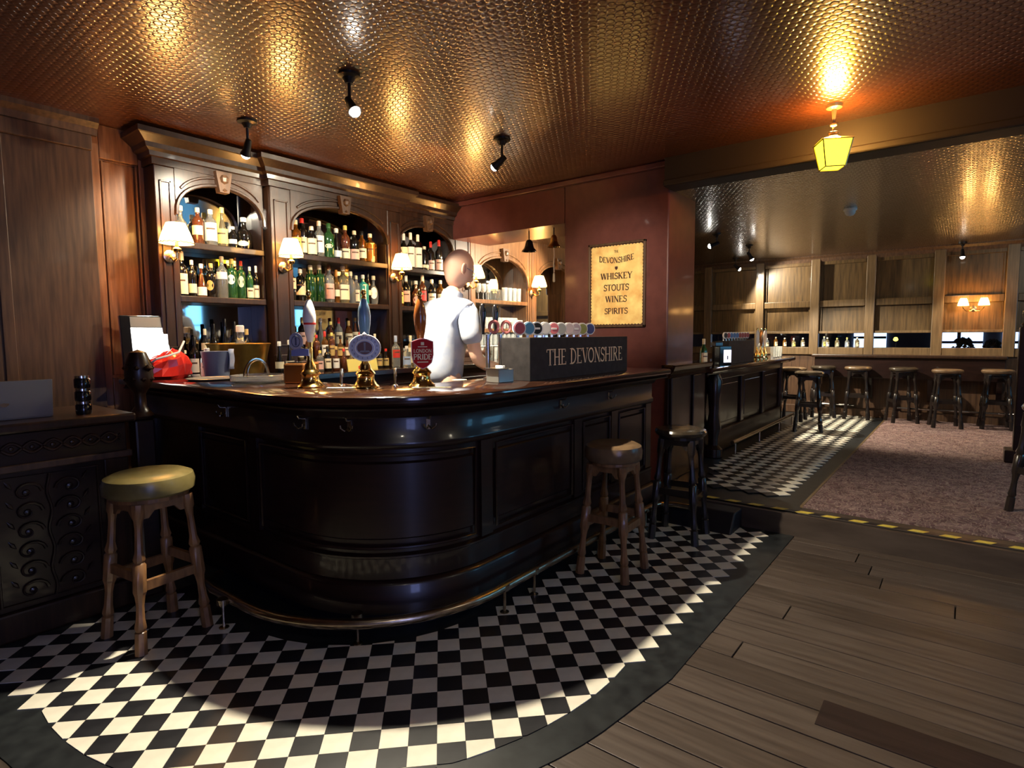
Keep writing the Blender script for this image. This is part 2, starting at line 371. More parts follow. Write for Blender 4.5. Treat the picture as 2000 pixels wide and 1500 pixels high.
# curved raised edge trim of the border band
MB().sweep([(a[0], a[1], 0, 0) for a in outer], [(0,0)]*3, False)
def clip(poly, a, b, c):
    """keep a*x+b*y<=c"""
    out = []
    for i in range(len(poly)):
        p, q = poly[i], poly[(i+1) % len(poly)]
        fp, fq = a*p[0]+b*p[1]-c, a*q[0]+b*q[1]-c
        if fp <= 0: out.append(p)
        if (fp < 0) != (fq < 0) and abs(fp-fq) > 1e-9:
            t = fp/(fp-fq); out.append((p[0]+(q[0]-p[0])*t, p[1]+(q[1]-p[1])*t))
    return out
def area(P): return abs(sum(P[i][0]*P[(i+1) % len(P)][1]-P[(i+1) % len(P)][0]*P[i][1] for i in range(len(P))))/2
def cam_depth(x, y): return (x+1.208)*.785+(y+1.681)*.614
DG = .141421
def diamond(cx, cy, g=.0700): return [(cx-g, cy), (cx, cy-g), (cx+g, cy), (cx, cy+g)]
tiles = []
def infield(cx, cy):
    return -.68 < cx < 3.1 and -.62 < cy < 1.75
for i in range(-8, 25):
    for j in range(-8, 16):
        for wh in (0, 1):
            cx = (.0707 if wh else 0)+DG*i; cy = (0 if wh else .0707)+DG*j
            if cy > .23 and cx > 1.0: continue
            if cx < -.70 or cy < -.63 or cx > 3.12 or cy > 1.74: continue
            if not wh and (cx < -.66 or cy < -.58): continue
            if cy > 1.05 and cx > (.10 if wh else .05): continue
            if cx > 1.0 and cy > (.16 if wh else .10): continue
            P = diamond(cx, cy)
            # outer round corner
            dx, dy = cx-CX, cy-CY; r = math.hypot(dx, dy)
            if dx < .15 and dy < .2 and r > RT-.12:
                a, b = dx/r, dy/r; P = clip(P, a, b, a*CX+b*CY+RT)
            # inner round corner
            dx, dy = cx-.97, cy-1.03; r = math.hypot(dx, dy)
            if dx < .03 and dy < .07:
                if r < .70: continue
                if r < .93:
                    a, b = -dx/r, -dy/r; P = clip(P, a, b, a*.97+b*1.03-.805)
            elif cx > .97 and cy > .2: continue
            if len(P) < 3 or area(P) < .0006: continue
            if wh == 0 and cy > .14 and cx > .9: continue
            tiles.append((cam_depth(cx, cy), cx, cy, wh, P))
tiles.sort()
full = {}
rest = [MB(), MB()]
def tile_obj(cx, cy, wh, P, z0, z1, parent, idx):
    whole = len(P) == 4 and abs(area(P)-area(diamond(cx, cy))) < 1e-7
    key = (wh, parent.name)
    h = z1+random.uniform(-.0006, .0006)
    if whole and key in full:
        o = full[key].copy(); COL.objects.link(o); o.location = (cx, cy, h); o.parent = parent; return
    Q = [(p[0]-cx, p[1]-cy) for p in P]
    o = MB().prism(Q, z0-z1, 0, XY).build('tile', M['tile_white' if wh else 'tile_black'], parent, loc=(cx, cy, h))
    if whole: full[key] = o
cnt = 0
for d, cx, cy, wh, P in tiles:
    if cnt < 298: tile_obj(cx, cy, wh, P, .001, .0065, floor_, cnt); cnt += 1
    else: rest[wh].prism(P, .001, .0062, XY)
rest[0].build('tile_field', M['tile_black'], floor_, kind='stuff')
rest[1].build('tile_field', M['tile_white'], floor_, kind='stuff')

# ---- raised floor of the second room
f2 = holder('floor')
MB().box(3.2, 9.2, -4.6, 3.3, -.12, ZR-.006).build('slab', M['border'], f2)
MB().box(3.205, 3.36, -4.55, -.78, ZR-.006, ZR+.001).build('nosing_board', PL[1], f2, bev=.003)
cnt = 0; rest = [MB(), MB()]
tl = []
for i in range(24, 64):
    for j in range(-5, 3):
        for wh in (0, 1):
            cx = (.0707 if wh else 0)+DG*i+.065; cy = (0 if wh else .0707)+DG*j
            if cy < -.60 or cy > (.16 if wh else .1) or cx < 3.55 or cx > 8.93: continue
            if not wh and (cy < -.57 or cx < 3.60): continue
            if cx < 4.6 and cy > .02+(cx-3.6)*.2: continue
            tl.append((cx, cy, wh))
tl.sort()
for cx, cy, wh in tl:
    if cnt < 150: tile_obj(cx, cy, wh, diamond(cx, cy), ZR-.002, ZR+.004, f2, cnt); cnt += 1
    else: rest[wh].prism(diamond(cx, cy), ZR-.002, ZR+.004, XY)
rest[0].build('tile_field', M['tile_black'], f2, kind='stuff'); rest[1].build('tile_field', M['tile_white'], f2, kind='stuff')
riser = struct(MB().box(3.16, 3.205, -4.55, .62, -.01, ZR-.007).build('trim_1', PL[1], None))
# carpet and its edge strip, hazard tape
cp = tag(MB().box(3.37, 8.98, -4.5, -.785, ZR-.004, ZR+.008).build('carpet', M['carpet']), 'worn mauve-brown patterned carpet beside the far checker tiles', 'carpet')
MB().box(3.37, 8.98, -.785, -.765, ZR-.004, ZR+.010).build('edge_strip', M['oak_pale'], cp)['label'] = 'wooden edging strip'
tp = tag(MB().box(3.21, 3.262, -4.4, .1, ZR+.0005, ZR+.0022).build('hazard_tape', M['rubber']), 'black and yellow hazard tape along the step edge', 'tape')
y = .06
while y > -4.3:
    q = [(0, y), (.05, y-.03), (.05, y-.115), (0, y-.085)]
    MB().prism([(3.211+a, b) for a, b in q], ZR+.002, ZR+.0034, XY).build('yellow_patch', M['yellow'], tp); y -= .165
blk = MB().prism([(2.89, 0), (3.155, 0), (3.155, .145), (2.99, .145)], -.42, .20, XZ)
tag(blk.build('step_ramp', M['rubber'], bev=.012), 'low black wedge block against the step below the wall pier', 'ramp')

# ---- walls and ceilings
ZT = 3.05
c1 = struct(MB().box(-3.3, 3.48, -4.7, 3.2, Z1, Z1+.1).build('ceiling', M['ceiling']), 'embossed copper-brown ceiling over the bar')
c2 = struct(MB().box(3.6, 9.2, -4.7, 3.2, Z2, Z2+.3).build('ceiling', M['ceiling2']), 'lower embossed ceiling of the far room')
struct(MB().box(3.40, 3.60, -4.6, .33, Z2, Z1).build('trim_2', M['beam']))           # downstand beam
struct(MB().box(3.37, 3.40, -4.6, .33, Z2+.0, Z2+.05).build('trim_3', M['beam'], bev=.01))
pier = struct(MB().box(3.5, 4.1, .33, 1.36, 0, Z1).build('wall_centre', M['pier'], bev=.012), 'glossy burgundy wall pier')
struct(MB().box(3.5, 4.1, 1.36, 3.05, 2.47, Z1).build('wall_lintel', M['pier']), 'lintel over the opening behind the bar')
struct(MB().box(3.46, 4.14, .30, 3.05, Z1-.05, Z1).build('trim_4', M['pier'], bev=.01))
struct(MB().box(-3.3, 9.2, 3.06, 3.2, -.1, Z1).build('wall_back', M['oak_dark']))
struct(MB().box(-3.3, -3.2, -4.6, 3.1, -.1, Z1).build('wall_left', M['oak_dark']))
wr = struct(MB().box(-3.3, 3.7, -4.7, -4.6, -.1, Z1).box(3.7, 9.2, -4.7, -4.6, -.1, 1.2).box(3.7, 9.2, -4.7, -4.6, 2.15, Z1).box(4.35, 6.1, -4.7, -4.6, 1.2, 2.15).box(6.8, 9.2, -4.7, -4.6, 1.2, 2.15).build('wall_rear', M['oak_dark']))
for i, (a, b) in enumerate([(3.7, 4.35), (6.1, 6.8)]):
    wn = struct(MB().box(a, b, -4.66, -4.65, 1.2, 2.15).build('window_%d' % (i+1), M['daylight']))
    MB().box(a, b, -4.65, -4.62, 1.66, 1.69).box((a+b)/2-.015, (a+b)/2+.015, -4.65, -4.62, 1.2, 2.15).build('glazing_bar', M['oak_dark'], wn)

dw = struct(MB().box(-2.5, -1.6, -4.598, -4.59, .5, 2.3).build('window_9', M['dusk']))
MB().box(-2.5, -1.6, -4.59, -4.56, 1.4, 1.43).box(-2.06, -2.03, -4.59, -4.56, .5, 2.3).build('glazing_bar', M['oak_dark'], dw)
# left panelled wall: darker projecting leaf and bay beside the shelves with lamp glow in its colour
lw = holder('wall_left_panelling')
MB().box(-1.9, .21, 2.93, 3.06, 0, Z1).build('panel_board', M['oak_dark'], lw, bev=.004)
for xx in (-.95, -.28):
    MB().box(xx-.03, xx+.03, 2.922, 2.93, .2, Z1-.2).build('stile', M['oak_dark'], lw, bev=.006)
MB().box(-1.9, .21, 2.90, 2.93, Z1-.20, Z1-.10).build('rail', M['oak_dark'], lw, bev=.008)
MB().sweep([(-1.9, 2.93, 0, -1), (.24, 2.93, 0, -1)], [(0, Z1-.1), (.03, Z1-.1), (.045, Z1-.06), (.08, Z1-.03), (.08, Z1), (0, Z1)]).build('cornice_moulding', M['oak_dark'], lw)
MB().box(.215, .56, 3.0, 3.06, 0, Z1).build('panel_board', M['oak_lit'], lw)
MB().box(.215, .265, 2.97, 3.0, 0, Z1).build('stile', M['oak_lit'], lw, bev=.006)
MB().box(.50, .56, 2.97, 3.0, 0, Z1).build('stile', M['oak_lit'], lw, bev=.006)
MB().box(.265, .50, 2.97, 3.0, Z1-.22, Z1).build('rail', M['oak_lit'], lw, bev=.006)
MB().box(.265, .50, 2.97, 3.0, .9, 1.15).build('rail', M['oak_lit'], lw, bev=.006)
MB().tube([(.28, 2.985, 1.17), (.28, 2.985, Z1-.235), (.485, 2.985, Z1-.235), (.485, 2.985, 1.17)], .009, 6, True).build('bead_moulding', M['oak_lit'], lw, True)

# ---- far wall (X = 9) with panelled bays and window band
fw = holder('wall_far')
MB().box(9.0, 9.16, -4.6, 3.06, -.1, 1.09).build('dado_board', M['oak_dark'], fw)
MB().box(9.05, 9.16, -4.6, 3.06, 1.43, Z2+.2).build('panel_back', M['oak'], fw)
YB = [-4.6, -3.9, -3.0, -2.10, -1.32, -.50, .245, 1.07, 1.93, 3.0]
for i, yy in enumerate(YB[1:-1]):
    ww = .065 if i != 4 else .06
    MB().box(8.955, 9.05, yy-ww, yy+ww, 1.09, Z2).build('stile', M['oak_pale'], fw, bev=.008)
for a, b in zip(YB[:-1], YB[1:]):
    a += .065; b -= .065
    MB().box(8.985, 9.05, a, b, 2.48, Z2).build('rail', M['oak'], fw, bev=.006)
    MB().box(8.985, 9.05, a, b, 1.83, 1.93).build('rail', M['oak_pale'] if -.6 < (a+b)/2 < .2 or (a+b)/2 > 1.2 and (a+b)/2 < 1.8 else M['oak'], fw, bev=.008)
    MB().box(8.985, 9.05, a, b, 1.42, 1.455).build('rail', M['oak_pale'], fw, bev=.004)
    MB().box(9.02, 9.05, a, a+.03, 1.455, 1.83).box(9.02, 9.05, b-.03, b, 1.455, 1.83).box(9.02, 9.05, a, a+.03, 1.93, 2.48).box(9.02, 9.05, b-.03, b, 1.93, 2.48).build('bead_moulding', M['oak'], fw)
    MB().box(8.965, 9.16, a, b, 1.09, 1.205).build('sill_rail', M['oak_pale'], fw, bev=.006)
MB().sweep([(9.0, 3.0, -1, 0), (9.0, -4.6, -1, 0)], [(0, Z2-.09), (.03, Z2-.09), (.05, Z2-.04), (.09, Z2-.01), (.09, Z2), (0, Z2)]).build('cornice_moulding', M['oak_dark'], fw)
MB().box(8.97, 9.0, -4.6, 3.0, ZR, ZR+.12).build('skirting', M['oak_dark'], fw, bev=.005)
MB().tube([(8.93, .35, .33), (8.93, -.35, .33)], .014, 8).tube([(8.93, -.9, .33), (8.93, -2.3, .33)], .014, 8).build('foot_rail', M['steel'], fw, True)
wi = 3
for a, b in zip(YB[2:-1], YB[3:]):
    g = struct(MB().box(9.10, 9.106, a+.06, b-.06, 1.205, 1.425).build('window_%d' % wi, M['glass'])); wi += 1
# street seen through the window band: shop fronts over the road, at their own distance
st = struct(MB().box(9.0, 14, -9, 6, -.6, -.5).build('trim_5', pmat('asphalt', (.03, .03, .035), .6)))
fc = thing('shop_front', 'blue-lit shop fronts across the street seen through the far windows', 'building', (13.5, -1.5, -.5))
MB().box(0, .4, -6, 7, 0, 6).build('facade', pmat('facade', (.05, .055, .07), .8), fc)
for a, b, z0, z1, mm in [(-2.3, -1.75, 1.3, 2.6, 'blueglow'), (-1.2, -.7, 1.2, 2.4, 'blueglow'), (-.4, .35, 1.2, 2.8, 'blueglow'), (1.2, 1.8, 1.3, 2.6, 'blueglow')]:
    f = MB().box(-.03, 0, a, b, z0, z1).build('shop_window', M[mm], fc)
    MB().box(-.05, -.03, (a+b)/2-.03, (a+b)/2+.03, z0, z1).box(-.05, -.03, a, b, z0+.5, z0+.55).build('glazing_bar', M['blackmetal'], f)
struct(MB().box(9.55, 9.95, -2.3, -1.3, -.5, .895).build('trim_6', M['plaster']), 'planter wall outside the window')
for cy_, rr in ((-1.62, .13), (-1.95, .10)):
    t = thing('clipped_shrub', 'dark round clipped shrub outside the window by the twin lamp, %s' % ('nearer the lamp' if rr > .12 else 'at the window edge'), 'shrub', (9.75, cy_, .9))
    MB().lathe([(.001, 0), (.07, .0), (.09, .16), (.001, .161)], seg=10).build('pot', M['rubber'], t)
    me = MB(); 
    for q in range(60):
        a, e = random.random()*6.28, random.uniform(-1.2, 1.5); p = Vector((math.cos(a)*math.cos(e), math.sin(a)*math.cos(e), math.sin(e)))*rr*random.uniform(.8, 1.05)+Vector((0, 0, .3))
        me.lathe([(.001, -.035), (.035, 0), (.001, .035)], p, 5)
    me.build('foliage', pmat('shrub_leaf', (.01, .02, .008), .8), t, kind='stuff')
for cy_, cz, mm, nm in ((-.72, 1.33, 'yellowglow', 'yellow'), (-1.02, 1.16, 'redglow', 'red')):
    t = thing('street_light', '%s glowing street light outside the third window from the right' % nm, 'light', (9.9, cy_*1.06, cz-.01))
    MB().lathe([(.001, -.035), (.03, -.02), (.035, 0), (.02, .03), (.001, .035)], seg=10).build('lens', M[mm], t, True)
    MB().tube([(0, 0, -.03), (0, 0, -1.6)], .008, 6).build('pole', M['blackmetal'], t)

# ledge under the far windows
ld = thing('drinks_ledge', 'long dark drinks ledge under the far windows', 'shelf', (8.78, -.93, 1.06))
MB().box(-.02, .18, -1.17, 1.16, 0, .045).build('ledge_board', M['mahogany_v'], ld, bev=.012)
MB().box(.03, .18, -1.15, 1.12, -.30, -.002).build('apron_board', M['mahogany'], ld, bev=.006)
for yy in (-1.1, -.35, .38, 1.1):
    MB().prism([(.03, -.302), (.18, -.302), (.18, -.62), (.14, -.60), (.05, -.36)], yy-.03, yy+.03, lambda u, v, w: (u, w, v)).build('bracket', M['mahogany'], ld)

# ================================================================== BACK BAR
YF, YM = 2.80, 3.04
def arch_unit(x0, x1, px0, px1, label, front=0.0, wood=None, shelves=(2.07, 1.68), mirror='darkmirror', depth_crown=.13, crown=True, keyst=True, arch_top=2.55, spring=2.30):
    """bay opening x0..x1, pilasters px0..x0 (left) and x1..px1"""
    wood = wood or M['mahogany_v']
    u = thing('back_bar_cabinet', label, 'cabinet', ((x0+x1)/2, YF, 1.13)); ox = (x0+x1)/2
    def L(a): return a-ox
    yf = -front; zb = -1.13
    def z(v): return v-1.13
    # carcass
    MB().box(L(px0), L(px1), YM-YF-.005, YM-YF+.012, z(1.13), z(2.66)).build('mirror_glass', M[mirror], u)
    for a, b in ((px0, x0), (x1, px1)):
        if b-a < .03: continue
        MB().box(L(a), L(b), yf, YM-YF, z(1.13), z(2.62)).build('pilaster', wood, u, bev=.006)
        mb = MB(); w_ = b-a
        if w_ > .10:
            i0, i1 = L(a)+.03, L(b)-.03
            mb.box(i0, i0+.012, yf-.010, yf, z(1.35), z(2.52)).box(i1-.012, i1, yf-.010, yf, z(1.35), z(2.52)).box(i0, i1, yf-.010, yf, z(2.508), z(2.52)).box(i0, i1, yf-.010, yf, z(1.35), z(1.362))
            mb.build('panel_moulding', wood, u, bev=.002)
        MB().box(L(a)-.008, L(b)+.008, yf-.014, yf+.02, z(1.13), z(1.28)).build('plinth_block', wood, u, bev=.005)
    # arch board
    N = 20; zt = 2.66; A = []
    for i in range(N+1):
        t = PI-PI*i/N; cx = (x0+x1)/2; rx = (x1-x0)/2
        A.append((cx+rx*math.cos(t), spring+(arch_top-spring)*abs(math.sin(t))**.8))
    mb = MB()
    for i in range(N):
        (a, za), (b, zb_) = A[i], A[i+1]
        P = [(L(a), z(za)), (L(b), z(zb_)), (L(b), z(zt)), (L(a), z(zt))]
        mb.prism(P, yf, yf+.06, XZ)
    mb.build('arch_board', wood, u)
    mb = MB(); mb.tube([(L(a), yf-.006, z(za)) for a, za in A], .014, 6); 
    mb.tube([(L(cx+(a-cx)*1.0), yf-.004, z(za)+.055) for a, za in A if abs(a-cx) < rx*.93], .010, 6).build('arch_moulding', wood, u, True)
    if keyst:
        mb = MB(); cx0 = 0
        mb.prism([(-.035, z(arch_top)-.05), (.035, z(arch_top)-.05), (.06, z(arch_top)+.10), (-.06, z(arch_top)+.10)], yf-.055, yf+.01, XZ)
        mb.lathe([(.001, -.03), (.028, -.015), (.034, .012), (.02, .035), (.001, .04)], (0, yf-.055, z(arch_top)+.04), 8)
        mb.lathe([(.001, -.02), (.02, -.005), (.001, .016)], (0, yf-.05, z(arch_top)-.03), 8)
        mb.build('keystone', M['oak_dark'], u, bev=.008)
    for zs in shelves:
        MB().box(L(x0), L(x1), yf+.005, YM-YF-.006, z(zs), z(zs)+.047).build('shelf', wood, u, bev=.006)
    # side lining
    MB().box(L(x0)-.002, L(x0)+.012, yf+.02, YM-YF-.006, z(1.13), z(spring)).build('side_lining', wood, u)
    MB().box(L(x1)-.012, L(x1)+.002, yf+.02, YM-YF-.006, z(1.13), z(spring)).build('side_lining', wood, u)
    if crown:
        f = -yf; c = depth_crown
        prof = [(0-.05, z(2.62)), (.012, z(2.62)), (.012, z(2.665)), (.03, z(2.67)), (.035, z(2.70)), (.06, z(2.715)), (.07, z(2.745)), (c-.01, z(2.785)), (c, z(2.79)), (c, z(2.825)), (-.05, z(2.825))]
        a, b = L(px0), L(px1)
        path = [(a, YM-YF, -1, 0), (a, yf, -1, -1), (b, yf, 1, -1), (b, YM-YF, 1, 0)] 
        MB().sweep(path, prof).build('crown_moulding', wood, u)
        MB().box(a, b, yf+.01, YM-YF, z(2.62), z(2.82)).build('frieze', wood, u)
    return u
arch_unit(.665, 1.32, .53, 1.345, 'dark carved back-bar bay, leftmost, beside the oak wall panel')
arch_unit(1.525, 2.535, 1.345, 2.70, 'widest dark back-bar bay, projecting, between the second and third wall lamps', front=.06)
arch_unit(2.71, 3.50, 2.701, 3.78, 'dark back-bar bay directly behind the bartender')
M['mahogany_lit'] = noisy(pmat('mahogany_back_lit', (.12, .06, .03), .3, coat=.3), (.07, .03, .013), (.16, .08, .035), (14, 14, 1.2), 3, bump=.05)  # brighter copy of the back-bar mahogany, strong light painted into its colour
arch_unit(3.86, 4.87, 3.785, 4.99, 'brightly lit back-bar bay with glass racks seen through the opening', wood=M['mahogany_lit'], shelves=(1.80, 1.46), mirror='mirror', crown=False, arch_top=2.36, spring=2.02)
arch_unit(5.06, 6.0, 4.99, 6.1, 'golden-lit back-bar bay beyond the hanging bells', wood=M['mahogany_lit'], shelves=(1.46,), mirror='mirror', crown=False, arch_top=2.36, spring=2.02)
MB_ = MB().box(3.785, 6.1, YM, YM+.02, 2.3, Z2+.2)
# lower counter of back bar
bc = thing('back_counter', 'dark back-bar counter below the bottle shelves', 'counter', (2.4, 2.4, 0))
MB().box(-1.62, 3.7, -.02, .64, 1.085, 1.13).build('counter_top', M['bartop'], bc, bev=.008)
MB().box(-1.62, 3.7, -.026, -.021, 1.09, 1.125).build('metal_edge', M['steel'], bc)
MB().box(-1.60, 3.7, .03, .64, 0, 1.084).build('cupboard_carcass', M['mahogany'], bc)
for i in range(7):
    a = -1.55+i*.72; d = MB().box(a, a+.68, .012, .029, .12, 1.0).build('cupboard_door', M['mahogany'], bc, bev=.008)
    MB().lathe([(.001, 0), (.012, .004), (.014, .012), (.001, .02)], (a+.62, .012, .6), 8, Matrix.Rotation(PI/2, 3, 'X')).build('knob', M['brass'], d, True)

# ================================================================== MAIN BAR
def barpath(off=0, x1=3.06, y1=2.72, n=18, cx=1.03, cy=.92, r=.81):
    P = [(x1, cy-r, 0, -1), (2.2, cy-r, 0, -1), (1.5, cy-r, 0, -1)]
    for i in range(n+1):
        a = -PI/2-PI/2*i/n; P.append((cx+r*math.cos(a), cy+r*math.sin(a), math.cos(a), math.sin(a)))
    P += [(cx-r, 1.5, -1, 0), (cx-r, y1, -1, 0)]; return P
BP = barpath()
bar = thing('bar_counter', 'large dark mahogany bar counter with a rounded panelled corner', 'bar counter', (1.0, .9, 0))
O = (-1.0, -.9, 0)
def shift(P): return [(x-1.0, y-.9, nx, ny) for x, y, nx, ny in P]
SP = shift(BP)
MB().sweep(SP, [(-.17, .10), (-.17, 1.105), (-.52, 1.105), (-.52, .10)]).build('carcass', M['mahogany'], bar, True)
MB().sweep(SP, [(-.20, 0), (-.20, .10), (-.5, .10), (-.5, 0)]).build('kick_plinth', M['rubber'], bar, True)
MB().sweep(SP, [(-.17, .10), (-.125, .10), (-.125, .235), (-.137, .25), (-.17, .26)]).build('skirting_board', M['mahogany'], bar, True)
MB().sweep(SP, [(-.17, .26), (-.152, .26), (-.152, .36), (-.145, .365), (-.145, .375), (-.17, .385)]).build('bottom_rail', M['mahogany'], bar, True)
MB().sweep(SP, [(-.17, .89), (-.152, .89), (-.14, .905), (-.14, .925), (-.152, .94), (-.152, 1.04), (-.13, 1.05), (-.12, 1.07), (-.09, 1.095), (-.09, 1.105), (-.17, 1.105)]).build('frieze_rail', M['mahogany'], bar, True)
# stiles: (x, y, nx, ny)
def on_arc(deg): a = math.radians(deg); return (1.03+.81*math.cos(a), .92+.81*math.sin(a), math.cos(a), math.sin(a))
def straight(x): return (x, .11, 0, -1)
def side(y): return (.22, y, -1, 0)
stiles = [straight(3.0), straight(2.45), straight(1.96), straight(1.06), side(1.33), side(2.0), side(2.65)]
for x, y, nx, ny in stiles:
    tx, ty = -ny, nx; wv = .045; mb = MB()
    P = [(x-tx*wv, y-ty*wv, nx, ny), (x+tx*wv, y+ty*wv, nx, ny)]
    MB().sweep(shift(P), [(-.17, .386), (-.150, .386), (-.150, .889), (-.17, .889)]).build('stile', M['mahogany'], bar)
# raised panel fields with bead frames
def subpath(a, b):
    if a[0] == 'x': return [straight(a[1]+(b[1]-a[1])*i/6) for i in range(7)]
def panel(path):
    p = shift(path)
    MB().sweep(p, [(-.17, .45), (-.158, .46), (-.158, .82), (-.17, .83)]).build('raised_panel', M['mahogany'], bar, True)
    pts = [(x+nx*-.152, y+ny*-.152) for x, y, nx, ny in p]
    loop = [(x, y, .415) for x, y in pts]+[(x, y, .862) for x, y in pts[::-1]]
    MB().tube(loop, .008, 6, True).build('panel_bead', M['mahogany'], bar, True)
panel([straight(2.93-.41*i/3) for i in range(4)])
panel([straight(2.38-.35*i/3) for i in range(4)])
panel([straight(1.89-.75*i/5) for i in range(6)])
panel([on_arc(-95-85*i/16) for i in range(17)]+[side(.95+.3*i/3) for i in range(1, 4)])
panel([side(1.40+.53*i/4) for i in range(5)])
# coat hooks under the bar top
for p in (straight(2.35), straight(1.75), on_arc(-118), on_arc(-150), on_arc(-172), side(1.6)):
    x, y, nx, ny = p; x += nx*-.15-1.0; y += ny*-.15-.9; tx, ty = -ny, nx
    mb = MB().box(-.010, .010, 0, .005, -.02, .03, Matrix.Translation((x, y, 1.0)) @ Matrix(((tx, nx, 0, 0), (ty, ny, 0, 0), (0, 0, 1, 0), (0, 0, 0, 1))))
    for s in (-1, 1):
        mb.tube([(x+nx*.004, y+ny*.004, 1.0), (x+nx*.03+tx*.012*s, y+ny*.03+ty*.012*s, .985), (x+nx*.04+tx*.028*s, y+ny*.04+ty*.028*s, 1.0), (x+nx*.04+tx*.03*s, y+ny*.04+ty*.03*s, 1.012)], .0042, 6)
    mb.tube([(x, y, 1.03), (x+nx*.035, y+ny*.035, 1.035), (x+nx*.045, y+ny*.045, 1.052)], .0045, 6)
    mb.build('coat_hook', M['oldbrass'], bar, True)
# inside shelf
MB().sweep(SP, [(-.521, .55), (-.521, .58), (-.60, .58), (-.60, .55)]).build('inner_shelf', M['mahogany'], bar)
# worktop
prof = [(d_, z_+1.1055) for d_, z_ in [(-.56, 0), (-.56, .055), (-.012, .055), (0, .048), (.004, .034), (0, .018), (-.012, .012), (-.02, .004), (-.04, 0)]]
MB().sweep(shift(BP), prof).build('worktop_board', M['bartop'], bar, True)['label'] = 'polished bar top'
MB().sweep(shift(BP), [(-.085, 1.090), (-.085, 1.105), (-.030, 1.105), (-.020, 1.099), (-.026, 1.090)]).build('edge_bead', M['mahogany'], bar, True)
# foot rail
fr = thing('foot_rail', 'aged brass foot rail curving around the bar base', 'foot rail', (1.0, .9, 0))
RP = [(2.95, -.10), (2.95, .02), (2.90, .115), (2.82, .135), (2.2, .135), (1.6, .135), (.98, .135)]+[(.98+.855*math.cos(a), .99+.855*math.sin(a)) for a in [-PI/2-PI/2*i/18 for i in range(1, 19)]]+[(.125, 1.3), (.14, 1.42), (.24, 1.48)]
MB().tube([(x-1.0, y-.9, .14) for x, y in RP], .024, 12).build('rail', M['oldbrass'], fr, True)
for x, y in [(.085, 1.13), (.39, .485), (1.04, .135), (1.30, .135), (2.0, .135), (2.7, .135)]:
    MB().tube([(x-1, y-.9, .007), (x-1, y-.9, .14)], .008, 8).lathe([(.024, .007), (.024, .011), (.008, .016)], (x-1, y-.9, 0), 10).lathe([(.028, -.014), (.028, .014)], (x-1, y-.9, .14), 12).build('bracket', M['oldbrass'], fr, True)

# ================================================================== SECOND BAR (raised floor)
b2 = thing('bar_counter', 'dark panelled second bar counter on the raised floor beyond the pier', 'bar counter', (6.3, .5, ZR))
def box2(x0, x1, y0, y1, z0, z1): return MB().box(x0-6.3, x1-6.3, y0-.5, y1-.5, z0-ZR, z1-ZR)
box2(4.15, 7.62, .42, .95, ZR+.002, 1.045).build('carcass', M['mahogany'], b2)
box2(4.9, 7.66, .375, .42, ZR+.002, .40).build('skirting_board', M['mahogany'], b2, bev=.01)
box2(4.9, 7.66, .385, .42, .94, 1.04).build('frieze_rail', M['mahogany'], b2, bev=.008)
for xx in (4.95, 5.85, 6.75, 7.6): box2(xx-.05, xx+.05, .388, .42, .401, .939).build('stile', M['mahogany'], b2, bev=.006)
for a, b in ((5.02, 5.78), (5.92, 6.68), (6.82, 7.53)): box2(a+.06, b-.06, .405, .42, .46, .88).build('raised_panel', M['mahogany'], b2, bev=.008)
box2(7.621, 7.64, .45, .92, .30, 1.0).build('raised_panel', M['mahogany'], b2, bev=.008)
box2(7.58, 7.66, .375, .45, ZR+.002, 1.04).build('corner_post', M['mahogany'], b2, bev=.01)
MB().box(-1.95, 1.45, -.27, .52, 1.046-ZR, 1.096-ZR).build('worktop_board', M['bartop'], b2, bev=.014)['label'] = 'polished bar top'
MB().box(-1.93, 1.41, -.215, -.12, 1.028-ZR, 1.045-ZR).build('edge_bead', M['mahogany'], b2, bev=.005)
f2r = thing('foot_rail', 'straight brass foot rail in front of the second bar', 'foot rail', (6.0, .2, ZR))
MB().tube([(-1.1, 0, .14), (1.55, 0, .14)], .022, 10).build('rail', M['oldbrass'], f2r, True)
for xx in (-1.0, -.1, .8, 1.5): MB().tube([(xx, 0, .002), (xx, 0, .14)], .009, 8).build('bracket', M['oldbrass'], f2r, True)
# counter section wrapping the pier
pc = thing('pier_counter', 'short panelled counter with brass-edged top wrapping the burgundy pier', 'counter', (3.9, .3, 0))
MB().prism([(0, 1.055), (.03, 1.06), (.03, 1.085), (.06, 1.12), (.07, 1.15), (.07, 1.165), (-.05, 1.165), (-.05, 1.055)], -.46, .45, lambda u, v, w: (w, -u, v)).build('shelf_moulding', M['bartop'], pc)
MB().box(-.475, -.461, -.055, .02, 1.145, 1.168).box(-.470, -.461, -.03, .02, 1.055, 1.07).build('brass_edge', M['brass'], pc)
MB().box(-.44, .44, 0, .029, ZR+.003, 1.054).build('panel_board', M['mahogany'], pc)
MB().box(-.40, -.22, -.02, -.001, ZR+.003, 1.054).build('pilaster', M['mahogany_v'], pc, bev=.008)
MB().box(.1, .3, -.02, -.001, ZR+.003, 1.054).build('pilaster', M['mahogany'], pc, bev=.008)
MB().lathe([(.001, 0), (.09, 0), (.09, .08), (.05, .12), (.05, .20), (.075, .3), (.05, .45), (.06, .6), (.08, .78), (.05, .85), (.09, .89), (.001, .89)], (.86, .05, ZR+.004), 14).build('turned_post', M['mahogany'], pc, True)

